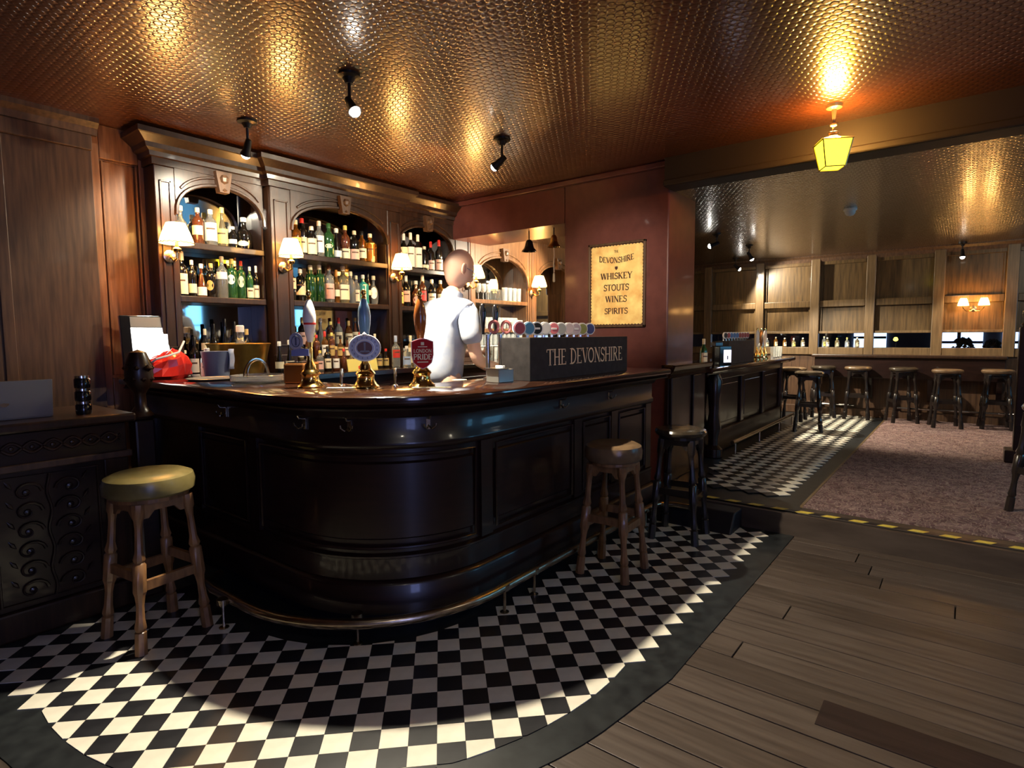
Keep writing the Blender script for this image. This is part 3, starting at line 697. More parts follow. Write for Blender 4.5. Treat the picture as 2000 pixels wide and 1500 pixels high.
# ================================================================== LAMPS
def sconce(x, y, z, label, sc=1.0, side='y'):
    t = thing('wall_lamp', label, 'lamp', (x, y, z), 0, 'fabric-shaded wall lamps along the back bar')
    # y: the pilaster face is at +.13 behind
    MB().lathe([(.001, 0), (.045, .002), (.045, .012), (.02, .022), (.001, .022)], (0, .125, -.14), 12, Matrix.Rotation(PI/2, 3, 'X')).build('backplate', M['oldbrass'], t, True)
    MB().tube([(0, .11, -.14), (0, .05, -.175), (0, 0, -.16), (0, 0, -.11)], .008, 8).lathe([(.001, -.125), (.022, -.12), (.028, -.10), (.012, -.085), (.012, -.05)], (0, 0, 0), 10).build('arm', M['brass'], t, True)
    s = MB().lathe([(.095*sc, -.062), (.088*sc, -.03), (.072*sc, .02), (.052*sc, .075)], (0, 0, 0), 20)
    s.f = s.f[:-2]
    so = s.build('lamp_shade', M['shade'], t, True)
    sl = so.modifiers.new('thick', 'SOLIDIFY'); sl.thickness = .002
    point('bulb_light', (x, y, z+.02), 2.6, (1, .52, .18), .02)
    mb = MB(); n = 20
    mb.tube([(.096*sc*math.cos(2*PI*i/40), .096*sc*math.sin(2*PI*i/40), -.064+.006*(i % 2)) for i in range(40)], .003, 5, True)
    mb.build('shade_trim', M['oldbrass'], t, True)
    return t
sconce(.60, 2.665, 2.135, 'glowing cream-shaded wall lamp on the leftmost pilaster', 1.15)
sconce(1.43, 2.605, 2.125, 'glowing scalloped wall lamp on the second pilaster from the left', 1.0)
sconce(2.585, 2.605, 2.125, 'glowing wall lamp on the pilaster left of the bartender', 1.05)
sconce(3.72, 2.665, 2.125, 'glowing wall lamp just right of the bartender\'s head', 1.05)
sconce(4.93, 2.665, 2.10, 'glowing wall lamp below the hanging brass bell', 1.05)
# twin lamp on far wall
t = thing('twin_wall_lamp', 'two-armed brass wall lamp with glowing shades on the far panelling', 'lamp', (8.96, -1.71, 1.77))
MB().lathe([(.001, 0), (.04, .002), (.04, .014), (.001, .02)], (0, 0, -.03), 12, Matrix.Rotation(-PI/2, 3, 'Y')).build('backplate', M['oldbrass'], t, True)
for s in (-1, 1):
    MB().tube([(-.01, 0, -.03), (-.05, .03*s, -.06), (-.07, .075*s, -.06), (-.08, .11*s, -.02), (-.08, .11*s, .02)], .006, 8).build('arm', M['brass'], t, True)
    q = MB().lathe([(.062, .015), (.055, .05), (.035, .11)], (-.08, .11*s, 0), 16); q.f = q.f[:-2]
    q.build('lamp_shade', M['shade'], t, True)
# ceiling spotlights
def spotlamp(x, y, zc, tx, ty, tz, label, watts, angle, bulb='bulb', color=CREAM, group=None, sc=1.0):
    t = thing('ceiling_spotlight', label, 'spotlight', (x, y, zc), 0, group)
    MB().lathe([(.001, 0), (.062*sc, -.001), (.062*sc, -.014), (.035*sc, -.022), (.02*sc, -.05), (.001, -.05)], seg=14).build('canopy', M['blackmetal'], t, True)
    MB().tube([(0, 0, -.045), (0, 0, -.13*sc)], .009*sc, 8).build('stem', M['blackmetal'], t, True)
    piv = Vector((0, 0, -.15*sc)); d = (Vector((tx, ty, tz))-(Vector((x, y, zc))+piv)).normalized()
    rot = d.to_track_quat('-Z', 'Y').to_matrix()
    MB().lathe([(.001, .035), (.018, .03), (.022, 0), (.026, -.05), (.036, -.075), (.036, -.078), (.030, -.076), (.022, -.052), (.001, -.050)], piv, 14, rot).build('lamp_head', M['blackmetal'], t, True)
    MB().lathe([(.001, -.054), (.021, -.056), (.029, -.072), (.027, -.088), (.016, -.100), (.001, -.104)], piv, 14, rot).build('bulb', M[bulb], t, True)
    if watts: 
        sp = spot('spot_beam', Vector((x, y, zc))+piv+d*.125, (tx, ty, tz), watts, angle, color, 1.0 if angle < 40 else .35)
    return t
spotlamp(.86, 2.14, Z1, 1.0, 2.95, 1.7, 'black ceiling spotlight aimed at the left bottle shelves', 30, 125)
spotlamp(.86, 1.05, Z1, .75, -1.05, 0, 'bright ceiling spotlight shining towards the tiled floor', 280, 118)
spotlamp(2.20, 1.06, Z1, 2.0, 2.95, 1.5, 'black ceiling spotlight above the bartender, lamp turned away', 52, 135)
spotlamp(5.9, .75, Z2, 5.0, 2.9, 1.7, 'nearest bright spotlight over the second bar', 40, 90, sc=.8)
spotlamp(7.1, .72, Z2, 8.2, -.4, 0, 'lower right bright spotlight over the second bar', 230, 96, sc=.8)
spotlamp(8.4, 1.30, Z2, 9.0, -.1, 1.2, 'farthest spotlight over the second bar, near the far wall', 90, 120, sc=.8)
spotlamp(-.55, -.35, Z1, 3.5, .8, 1.86, 'added out-of-view spotlight brightening the poster', 330, 22)  # lamp added above the frame, unseen, to brighten the poster
spotlamp(8.75, -1.56, Z2, 8.3, -1.7, .2, 'small spotlight above the twin wall lamp', 30, 90, 'bulb_soft', sc=.8)
spotlamp(4.6, 1.05, Z2, 4.4, 2.95, 1.7, 'hidden spotlight lighting the glass racks beyond the opening', 330, 75, sc=.8)
# fill lamps added out of view to brighten floor, carpet and far panelling
spotlamp(-1.6, -2.6, Z1, .4, -1.2, 0, 'added fill spotlight behind the camera, out of view', 12, 80)
spotlamp(6.4, -2.7, Z2, 9.0, -1.2, 1.3, 'added out-of-view spotlight brightening the far panelling', 20, 110, sc=.8)
spotlamp(1.6, -3.2, Z1, 1.9, -1.9, 0, 'added out-of-view spotlight brightening the plank floor', 8, 110)
spotlamp(5.2, -3.2, Z2, 5.6, -1.8, 0, 'added out-of-view spotlight brightening the carpet', 12, 110, sc=.8)
# lantern
t = thing('hanging_lantern', 'glowing yellow glass lantern hanging from the ceiling', 'lantern', (3.03, -.95, Z1), .5)
MB().lathe([(.001, 0), (.05, -.001), (.045, -.02), (.015, -.03), (.008, -.11), (.02, -.118), (.02, -.128), (.007, -.135), (.007, -.16), (.03, -.168), (.03, -.176), (.022, -.184), (.04, -.20), (.001, -.20)], seg=14).build('stem', M['lantern_frame'], t, True)
H0, H1 = -.235, -.385
def frus(a, b, z0, z1): return [(-a,-a,z0),(a,-a,z0),(a,a,z0),(-a,a,z0),(-b,-b,z1),(b,-b,z1),(b,b,z1),(-b,b,z1)]
FF = [(0,1,5,4),(1,2,6,5),(2,3,7,6),(3,0,4,7)]
MB().add(frus(.03, .095, -.20, -.228), FF+[(0,3,2,1),(4,5,6,7)]).build('roof', M['lantern_frame'], t)
MB().add(frus(.082, .054, H0+.004, H1), FF+[(4,5,6,7)]).build('glass_panes', M['lantern_glass'], t)
mb = MB(); c0 = frus(.086, .057, H0+.006, H1-.002)
for i in range(4):
    mb.tube([c0[i], c0[i+4]], .004, 6).tube([c0[i], c0[(i+1) % 4]], .004, 6).tube([c0[i+4], c0[4+(i+1) % 4]], .004, 6)
mb.build('lantern_frame', M['lantern_frame'], t, True)
point('lantern_light', (3.03, -.95, Z1-.165), 42, (1, .48, .10), .045)
# security dome
t = thing('ceiling_dome', 'small white dome detector on the far room ceiling', 'detector', (5.35, -.72, Z2))
MB().lathe([(.001, 0), (.06, 0), (.06, -.015), (.05, -.02)], seg=16).build('base', M['plaster'], t, True)
MB().lathe([(.05, -.02), (.045, -.045), (.03, -.062), (.001, -.07)], seg=16).build('dome', M['plaster'], t, True)

# ================================================================== SIGNS
# black sign box on the bar
sg = thing('sign_box', 'long black box sign lettered THE DEVONSHIRE on the bar top', 'sign', (2.07, .385, 1.1605))
MB().box(-.60, .60, -.105, .105, 0, .25).build('box_body', M['signblack'], sg, bev=.003)
mb = MB(); word(mb, 'THE DEVONSHIRE', (.04, -.1062, .082), (1, 0, 0), (0, 0, 1), .098, 1.02, .95); mb.build('lettering', M['gold'], sg)
# framed poster on pier
ps = thing('framed_poster', 'yellowed framed poster listing whiskey stouts wines and spirits', 'poster', (3.5, .80, 1.49))
yl, yr, zb, zt = .285, -.275, 0, .745
MB().box(-.03, 0, yr, yr+.02, 0, zt).box(-.03, 0, yl-.02, yl, 0, zt).box(-.03, 0, yr, yl, 0, .02).box(-.03, 0, yr, yl, zt-.02, zt).build('frame', M['oak_dark'], ps, bev=.003)
MB().box(-.012, 0, yr+.02, yl-.02, .02, zt-.02).build('backing', M['ink'], ps)
# scalloped paper
a0, a1, z0, z1 = yr+.032, yl-.032, .032, zt-.032
P = []
def scal(p, q, nx, nz, n):
    for i in range(n*3):
        tt_ = i/(n*3); b = .0055*abs(math.sin(PI*(i % 3)/3))*1.6
        P.append((p[0]+(q[0]-p[0])*tt_+nx*b, p[1]+(q[1]-p[1])*tt_+nz*b))
scal((a0, z0), (a1, z0), 0, -1, 16); scal((a1, z0), (a1, z1), 1, 0, 24); scal((a1, z1), (a0, z1), 0, 1, 16); scal((a0, z1), (a0, z0), -1, 0, 24)
MB().prism(P, -.0165, -.0125, YZ).build('paper', M['paper'], ps)
cy0 = .005
for txt, zc, h, ws, cv in (('THE', .655, .022, .9, 0), ('DEVONSHIRE', .565, .050, .98, .022), ('WHISKEY', .425, .056, 1.12, 0), ('STOUTS', .323, .056, 1.05, 0), ('WINES', .222, .056, 1.1, 0), ('SPIRITS', .118, .052, 1.08, 0)):
    mb = MB(); word(mb, txt, (-.0175, cy0, zc), (0, -1, 0), (0, 0, 1), h, ws, 1.35, cv); mb.build('lettering', M['ink'], ps)
MB().prism([(cy0-.014, .535), (cy0+.014, .535), (cy0+.014, .517), (cy0, .502), (cy0-.014, .517)], -.018, -.0168, YZ).build('shield_emblem', M['ink'], ps)

# ================================================================== STOOLS
def stool(name, label, wood, seatm, h=.78, rs=.175, spread=.145, thick=.07, group=None):
    t = thing(name, label, 'stool', (0, 0, 0), 0, group)
    zt = h-thick
    MB().lathe([(.001, zt), (rs*.93, zt), (rs, zt+.012), (rs*1.02, zt+thick*.55), (rs*.97, zt+thick*.85), (rs*.8, zt+thick), (rs*.3, zt+thick*.93), (.001, zt+thick*.92)], seg=28).build('seat', seatm, t, True)
    MB().lathe([(.001, zt-.02), (rs*.86, zt-.02), (rs*.86, zt-.0005), (.001, zt-.0005)], seg=24).build('seat_board', wood, t)
    top = rs*.58
    def leg_pt(sx, sy, z):
        k = 1-z/(zt-.02); r = top+(spread-top)*k; return Vector((sx*r, sy*r, z))
    prof = [(.027, 0), (.025, .10), (.019, .105), (.026, .12), (.019, .16), (.017, .22), (.022, .26), (.027, .275), (.029, .28), (.029, .40), (.020, .41), (.027, .425), (.018, .46), (.016, .56), (.021, .60), (.027, .61), (.027, zt-.021)]
    for sx in (-1, 1):
        for sy in (-1, 1):
            ps_ = []; rr = []
            for r, z in prof:
                ps_.append(leg_pt(sx, sy, z)); rr.append(r)
            MB().tube(ps_, rr, 8).build('leg', wood, t, True)
    for a, b in (((-1,-1),(1,-1)), ((1,-1),(1,1)), ((1,1),(-1,1)), ((-1,1),(-1,-1))):
        p = leg_pt(*a, zt-.055); q = leg_pt(*b, zt-.055); d = (q-p); L = d.length; d.normalize(); n = Vector((-d.y, d.x, 0))
        vs = []
        for s in (-.009, .009):
            for u, z in ((0, -.035), (.18*L, -.035), (.3*L, -.005), (.7*L, -.005), (.82*L, -.035), (L, -.035), (L, .034), (0, .034)):
                vs.append(p+d*u+n*s+Vector((0, 0, z)))
        m_ = MB(); m_.add(vs, [tuple(range(8))[::-1], tuple(range(8, 16))]+[(i, (i+1) % 8, 8+(i+1) % 8, 8+i) for i in range(8)]); m_.build('apron', wood, t)
    for a, b, z in (((-1,-1),(-1,1), .34), ((1,-1),(1,1), .34), ((-1,-1),(1,-1), .30), ((-1,1),(1,1), .30)):
        p = leg_pt(*a, z); q = leg_pt(*b, z); d = (q-p).normalized(); n = Vector((-d.y, d.x, 0)); vs = []
        for s in (-.010, .010):
            for u, zz in ((p, -.022), (q, -.022), (q, .022), (p, .022)): vs.append(u+n*s+Vector((0, 0, zz)))
        MB().add(vs, [(3,2,1,0), (4,5,6,7), (0,1,5,4), (1,2,6,5), (2,3,7,6), (3,0,4,7)]).build('stretcher', wood, t)
    return t
sa = stool('bar_stool', 'wooden bar stool with olive-yellow seat beside the carved cabinet', M['stoolwood'], M['vinyl_olive'], .785, .19, .155, .095)
sa.location = (-.125, 1.355, .0065); sa.rotation_euler = (0, 0, .12)
sb = stool('bar_stool', 'wooden bar stool with domed brown seat in front of the bar', M['stoolwood'], M['vinyl_brown'], .78, .168, .145, .10)
sb.location = (1.855, -.048, .0065); sb.rotation_euler = (0, 0, .05)
sc_ = stool('bar_stool', 'black bar stool with dark seat nearest the step', M['stoolblack'], M['vinyl_dark'], .77, .172, .150, .05)
sc_.location = (2.68, -.13, .0065); sc_.rotation_euler = (0, 0, .1)
far = [(7.08, -.08, .2, 'dark wooden stool standing alone on the far checker tiles', 'vinyl_dark'),
       (7.95, .30, 0, 'dark stool tucked at the far end of the second bar', 'vinyl_brown'),
       (8.62, .03, .3, 'stool under the drinks ledge behind the lone tiled-floor stool', 'vinyl_dark'),
       (8.66, -.42, .1, 'stool at the drinks ledge where tiles meet carpet', 'vinyl_brown'),
       (8.60, -.98, .4, 'stool at the drinks ledge, first on the carpet', 'vinyl_dark'),
       (8.40, -1.48, .2, 'straight-legged black stool at the ledge under the twin lamp', 'vinyl_brown'),
       (8.62, -2.0, .1, 'stool at the right end of the drinks ledge', 'vinyl_brown')]
for x, y, r, lb, sm in far:
    c = copy_tree(sc_); c.location = (x, y, ZR+(.0095 if y < -.7 else .006)); c.rotation_euler = (0, 0, r); c['label'] = lb
    for ch in c.children:
        if ch.name.startswith('seat') and not ch.name.startswith('seat_board'):
            me = ch.data.copy(); ch.data = me; me.materials.clear(); me.materials.append(M[sm])
c = copy_tree(sc_); c.location = (4.05, -2.16, ZR+.009); c.rotation_euler = (0, 0, .5); c['label'] = 'black stool cut off at the right edge of the view'
# dark settle end with finial at the right edge
t = thing('settle', 'tall dark settle end with knob finial at the right edge', 'settle', (6.2, -2.3, ZR+.009))
MB().box(-.04, .04, -.5, .20, 0, 1.25).build('end_panel', M['mahogany'], t, bev=.01)
MB().box(-.04, .9, -.5, -.42, .05, 1.2).build('back_board', M['mahogany'], t, bev=.01)
MB().box(.04, .9, -.42, .12, .36, .42).build('seat_board', M['mahogany'], t, bev=.01)
MB().box(-.07, .07, .10, .24, 0, 1.30).build('post', M['mahogany'], t, bev=.012)
MB().lathe([(.05, 1.30), (.065, 1.32), (.05, 1.34), (.03, 1.36), (.055, 1.40), (.06, 1.43), (.04, 1.47), (.001, 1.49)], (0, .17, 0), 14).build('finial', M['mahogany'], t, True)
MB().box(-.12, .12, .05, .30, 0, .12).build('foot_block', M['mahogany'], t, bev=.01)

# ================================================================== CARVED CABINET (left)
cb = thing('carved_cabinet', 'dark carved oak host stand against the left wall', 'cabinet', (-.8, 2.0, .002))
MB().box(-1.0, .74, -.19, .42, .14, .98).build('carcass', M['mahogany'], cb, bev=.004)
MB().box(-1.02, .77, -.215, .44, 0, .14).build('plinth', M['mahogany_v'], cb, bev=.012)
MB().box(-1.02, .78, -.235, .45, .985, 1.03).build('top_board', M['mahogany_v'], cb, bev=.012)
MB().box(-1.0, .76, -.212, -.19, .80, .835).build('mid_rail', M['oak_dark'], cb, bev=.006)
for a, b in ((-.62, -.52), (.08, .16), (.63, .74)): MB().box(a, b, -.205, -.19, .15, .80).build('stile', M['mahogany_v'], cb, bev=.006)
for pi, (xa, xb) in enumerate([(-.50, .06), (.18, .61)]):
    mb = MB(); cxp = (xa+xb)/2
    for k in range(6):           # paired leafy scrolls about a central stem
        zc = .22+.095*k
        for sd_ in (-1, 1):
            pts = []
            for q in range(15):
                a = q/14*2.1*PI; r_ = .052*(1-q/17); pts.append((cxp+sd_*(.085-r_*math.cos(a)*1.15), -.193-.004*math.sin(a/2), zc+r_*math.sin(a)))
            mb.tube(pts, [.008*(1-q/22) for q in range(15)], 6)
            mb.lathe([(.016, 0), (.013, .007), (.001, .012)], (cxp+sd_*.085, -.191, zc), 8, Matrix.Rotation(PI/2, 3, 'X'))
            mb.lathe([(.001, -.026), (.010, 0), (.001, .026)], (cxp+sd_*.15, -.193, zc+.045), 6, Matrix.Rotation(.6*sd_, 3, 'Y'))
    mb.tube([(cxp+.008*math.sin(q), -.195, .17+.03*q) for q in range(21)], .007, 6)
    mb.build('carved_panel', M['mahogany'], cb, True)
    MB().tube([(xa+.01, -.192, .17), (xb-.01, -.192, .17), (xb-.01, -.192, .775), (xa+.01, -.192, .775)], .008, 6, True).build('panel_bead', M['mahogany_v'], cb, True)
mb = MB()
mb.tube([(-.95+.0125*q, -.196, .91+.026*math.sin(q*.5)) for q in range(134)], .007, 6)
mb.tube([(-.95+.0125*q, -.196, .91-.026*math.sin(q*.5)) for q in range(134)], .007, 6)
for k in range(21): mb.lathe([(.011, 0), (.008, .006), (.001, .009)], (-.91+.0785*k, -.191, .91), 8, Matrix.Rotation(PI/2, 3, 'X'))
mb.build('carved_frieze', M['mahogany_v'], cb, True)
# newel post with carved head
nw = thing('newel_post', 'carved dark newel post with lion-like finial by the bar end', 'post', (.035, 1.86, .002))
MB().box(-.05, .05, -.05, .05, 0, .98).build('shaft', M['mahogany'], nw, bev=.012)
MB().lathe([(.055, .985), (.065, 1.0), (.05, 1.02), (.03, 1.05), (.028, 1.12), (.04, 1.14), (.06, 1.17), (.07, 1.22), (.065, 1.28), (.05, 1.32), (.04, 1.345), (.001, 1.36)], seg=12).build('finial', M['mahogany_v'], nw, True)
mb = MB()
for k in range(16):
    a = k*2*PI/8; zz = 1.2+.06*(k//8); mb.lathe([(.001, -.018), (.018, 0), (.001, .018)], (.06*math.cos(a+.3*(k//8)), .06*math.sin(a+.3*(k//8)), zz), 6)
mb.lathe([(.001, -.02), (.024, 0), (.001, .02)], (.02, -.075, 1.26), 8)
mb.build('carved_mane', M['mahogany_v'], nw, True)
# laptop and jar stack on cabinet
t = thing('laptop', 'open silver laptop seen from behind on the carved cabinet', 'laptop', (-.62, 2.0, 1.0325))
MB().box(-.16, .29, -.05, .16, 0, .012).build('base', M['silver'], t, bev=.003)
MB().box(-.16, .29, 0, .006, 0, .185, Matrix.Translation((0, -.055, .006)) @ Matrix.Rotation(.12, 4, 'X')).build('lid', M['silver'], t, bev=.003)
MB().lathe([(.001, 0), (.020, 0), (.020, .002), (.001, .0025)], (.10, -.062, .085), 16, Matrix.Rotation(PI/2, 3, 'X')).build('lid_badge', M['steel'], t, True)
for i in range(3):
    t = thing('glass_jar', '%s dark jar stacked beside the laptop' % ['lowest', 'middle', 'topmost'][i], 'jar', (-.20, 1.95, 1.0325+i*.067))
    MB().lathe([(.001, 0), (.034, 0), (.036, .01), (.036, .045), (.03, .052)], seg=14).build('jar_body', M['gloss_black'], t, True)
    MB().lathe([(.001, .052), (.032, .052), (.032, .064), (.001, .066)], seg=14).build('lid', M['steel'], t, True)

# ================================================================== THINGS ON THE BAR
ZB = 1.1605
# till
t = thing('till_screen', 'bright white till screen on a dark stand at the bar end', 'screen', (.44, 2.80, ZB), 0)
MB().box(-.09, .11, -.05, .09, 0, .02).build('base', M['gloss_black'], t, bev=.006)
MB().box(-.02, .02, -.01, .03, .02, .2).build('stand', M['gloss_black'], t)
R_ = Matrix.Translation((0, -.02, .09)) @ Matrix.Rotation(-.12, 4, 'X') @ Matrix.Rotation(0, 4, 'Z')
MB().box(-.165, .13, 0, .03, -.03, .33, R_).build('bezel', M['gloss_black'], t, bev=.004)
MB().box(-.105, .125, -.004, 0, .0, .245, R_).build('screen', M['screen'], t)
MB().box(-.105, .125, -.003, 0, .25, .32, R_).build('printer_panel', M['silver'], t)
# red bag
t = thing('plastic_bag', 'crumpled red plastic carrier bag on the bar end', 'bag', (.405, 2.45, ZB))
mb = MB(); prof = [(.10, 0), (.125, .02), (.115, .08), (.10, .12), (.07, .15), (.035, .165), (.001, .155)]
mb.lathe(prof, seg=18); mb.v = [(x*1.2*(1+.12*math.sin(5*math.atan2(y, x)+z*30)), y*(1+.1*math.cos(4*math.atan2(y, x)+z*40)), z*(1+.15*math.sin(x*25))) for x, y, z in mb.v]
_r = random.Random(5); mb.v = [(x*(1+_r.uniform(-.10, .10)), y*(1+_r.uniform(-.10, .10)), z*(1+_r.uniform(-.06, .10))) if z > .01 else (x, y, z) for x, y, z in mb.v]; mb.build('bag_body', M['red'], t, False)
MB().tube([(-.11, -.04, .10), (-.09, -.09, .13), (-.02, -.10, .15), (.05, -.08, .17), (.11, -.02, .24)], .007, 6).build('handle', M['white'], t, True)
# bucket with cloth
t = thing('ice_bucket', 'grey-blue ice bucket with a folded cloth over its side', 'bucket', (.675, 2.33, ZB))
mb = MB().lathe([(.001, 0), (.075, 0), (.095, .165), (.098, .17), (.090, .168), (.072, .012), (.001, .012)], seg=24)
mb.build('bucket', pmat('bucket_grey', (.20, .24, .34), .5), t, True)
mb = MB(); W_ = []
for i in range(7):
    for j in range(6):
        a = -1.2+i*.22; zz = .174-j*.025; r = .104+.008*math.sin(i*2.1+j*.7)
        W_.append((r*math.cos(a), r*math.sin(a), zz if j else .185))
mb.add(W_, [(i*6+j, (i+1)*6+j, (i+1)*6+j+1, i*6+j+1) for i in range(6) for j in range(5)])
o = mb.build('cloth', pmat('cloth_blue', (.34, .38, .52), .8), t, True); s_ = o.modifiers.new('t', 'SOLIDIFY'); s_.thickness = .005
# gold tub on back counter
t = thing('bottle_tub', 'wide golden metal tub in front of the left shelves', 'tub', (.97, 2.60, 1.1305))
MB().lathe([(.001, 0), (.14, 0), (.16, .01), (.215, .235), (.225, .245), (.215, .25), (.205, .24), (.15, .02), (.001, .02)], seg=28).build('tub', M['goldtub'], t, True)
# copper box
t = thing('napkin_box', 'orange-brown copper box between tray and hand pump', 'box', (.695, 1.345, ZB), .6)
MB().box(-.11, .11, -.06, .06, 0, .115).build('box_body', M['copper'], t, bev=.01)
MB().box(-.09, .09, -.045, .045, .116, .122).build('lid', M['gloss_black'], t, bev=.003)
# tray with wire-handled basket
t = thing('serving_tray', 'round silver tray lying on the bar behind the red bag', 'tray', (.50, 2.02, ZB))
MB().lathe([(.001, 0), (.13, 0), (.15, .012), (.145, .014), (.125, .004), (.001, .004)], seg=28).build('tray', M['silver'], t, True)
t = thing('glass_dish', 'round clear glass dish with wire basket handle at the bar corner', 'dish', (.545, 1.56, ZB))
MB().lathe([(.001, 0), (.11, 0), (.145, .012), (.15, .045), (.143, .047), (.137, .018), (.10, .008), (.001, .008)], seg=28).build('dish', M['tumbler'], t, True)
MB().tube([(-.07*math.cos(PI*i/12)*1.1, .01, .03+.11*math.sin(PI*i/12)) for i in range(13)], .006, 6).tube([(-.07*math.cos(PI*i/12)*1.1, -.03+.06*(i/12), .03+.10*math.sin(PI*i/12)) for i in range(13)], .004, 6).build('wire_handle', M['steel'], t, True)
# hand pumps
def pump(x, y, rz, label, handle, clip):
    t = thing('hand_pump', label, 'beer pump', (x, y, ZB), rz)
    MB().lathe([(.001, 0), (.068, 0), (.070, .008), (.058, .018), (.050, .030), (.044, .04), (.044, .062), (.052, .072), (.046, .082), (.040, .088), (.030, .098), (.028, .115), (.018, .13), (.015, .16), (.016, .20), (.012, .21)], seg=20).build('base', M['brass'], t, True)
    MB().tube([(0, .02, .10), (0, .02, .26)], .011, 8).build('stem', M['brass'], t, True)
    hp = [(.013, .235), (.017, .25), (.024, .28), (.032, .33), (.034, .37), (.028, .41), (.017, .445), (.011, .455)]
    h = MB().lathe([(.001, .234)]+hp+[(.001, .456)], (0, .02, 0), 16).build('handle', handle, t, True)
    MB().lathe([(.009, .455), (.012, .462), (.007, .470), (.014, .482), (.012, .496), (.004, .505), (.001, .506)], (0, .02, 0), 12).build('handle_tip', M['brass'], h, True)
    return t
FACE = Matrix.Rotation(PI/2, 3, 'X')
# left pump: white ceramic handle, small blue-grey clip
p1 = pump(.54, 1.02, -.75, 'hand pump with white ceramic handle, leftmost of the three', M['white'], None)
MB().lathe([(.0325, .326), (.0335, .336)], (0, .02, 0), 16).build('handle_band', M['red'], p1, True)
cl = MB(); cl.prism([(-.06+.034*math.cos(a), .24+.045*math.sin(a)) for a in [2*PI*i/20 for i in range(20)]], -.035, -.025, XZ).build('pump_clip', pmat('clip_grey', (.30, .32, .42), .35), p1)
MB().prism([(-.085, .165), (-.0, .165), (-.0, .20), (-.04, .205), (-.085, .195)], -.035, -.025, XZ).build('pump_clip', pmat('clip_blue', (.14, .18, .42), .35), p1)['label'] = 'blue lower scroll of the clip'
mb = MB(); mb.tube([(-.06+.020*math.cos(a), -.036, .24+.028*math.sin(a)) for a in [2*PI*i/20 for i in range(20)]], .0025, 5, True); mb.box(-.064, -.056, -.038, -.035, .22, .26); mb.build('clip_print', pmat('clip_ink', (.05, .06, .12), .4), p1)
# middle pump: pale blue glass handle, oval silver clip
p2 = pump(.695, .765, -.68, 'hand pump with pale blue handle and round silver badge', pmat('blue_ceramic', (.16, .30, .46), .12, coat=.6), None)
ov = lambda rx, rz, n=28: [(rx*math.cos(2*PI*i/n), .205+rz*math.sin(2*PI*i/n)) for i in range(n)]
MB().prism(ov(.080, .068), -.042, -.030, XZ).build('pump_clip', pmat('clip_silver', (.36, .37, .42), .3, .3), p2)
mb = MB(); mb.tube([(a, -.043, b) for a, b in ov(.077, .065)], .004, 6, True); mb.tube([(a, -.043, b) for a, b in ov(.047, .040)], .003, 6, True); mb.lathe([(.001, -.012), (.012, 0), (.001, .012)], (0, -.042, .275), 8); mb.build('clip_rim', M['white'], p2, True)
MB().prism(ov(.038, .032), -.0435, -.0405, XZ).build('clip_picture', pmat('clip_pic', (.10, .03, .02), .4), p2)
mb = MB(); mb.prism([(-.004, .182), (.004, .182), (.005, .232), (-.005, .232)], -.0455, -.0436, XZ); mb.prism([(-.03, .182), (.03, .182), (.02, .192), (-.02, .192)], -.0455, -.0436, XZ)
for i in range(16):
    a = 2*PI*i/16+.2; mb.box(.062*math.cos(a)-.003, .062*math.cos(a)+.003, -.0435, -.0421, .205+.052*math.sin(a)-.005, .205+.052*math.sin(a)+.005)
mb.build('clip_print', pmat('clip_print_grey', (.18, .17, .19), .4), p2)
# right pump: amber wooden handle, red shield
p3 = pump(.90, .565, -.60, 'hand pump with amber wooden handle and red shield badge', pmat('amber_wood', (.30, .09, .02), .15, coat=.7), None)
DZ = -.08
sh = [(-.048, .315), (-.02, .328), (0, .332), (.02, .328), (.048, .315), (.048, .245), (.040, .205), (.018, .182), (0, .172), (-.018, .182), (-.040, .205), (-.048, .245)]
MB().prism([(x*1.2, z+DZ) for x, z in sh], -.040, -.030, XZ).build('pump_clip', pmat('clip_cream', (.6, .5, .45), .4), p3)['label'] = 'pale rim of the shield'
MB().prism([(x*1.12, .25+DZ+(z-.25)*.95) for x, z in sh], -.043, -.0401, XZ).build('clip_face', pmat('clip_red', (.36, .006, .010), .6, spec=.2), p3)
mb = MB(); word(mb, 'LONDON', (0, -.0445, .258+DZ), (1, 0, 0), (0, 0, 1), .018, 1.12, 1.3, serif=.8); word(mb, 'PRIDE', (0, -.0445, .222+DZ), (1, 0, 0), (0, 0, 1), .029, 1.02, 1.4, serif=.8)
mb.box(-.028, .028, -.0448, -.0435, .207+DZ, .212+DZ).box(-.024, .024, -.0448, -.0435, .286+DZ, .290+DZ).box(-.008, .008, -.0448, -.0435, .296+DZ, .312+DZ)
mb.build('clip_print', M['cream'], p3)
# small swan taps between pumps
for x, y, s_, lb in ((.635, .90, 1, 'small chrome spout between the left and middle pumps'), (.80, .665, 1, 'small chrome spout between the middle and right pumps')):
    t = thing('swan_spout', lb, 'tap', (x+.03, y+.03, ZB))
    MB().tube([(0, 0, 0), (0, 0, .06), (.01, .012, .085), (.028, .028, .09), (.04, .04, .07), (.042, .042, .05)], .0065, 8).lathe([(.016, 0), (.016, .006), (.007, .012)], seg=10).build('spout', M['steel'], t, True)
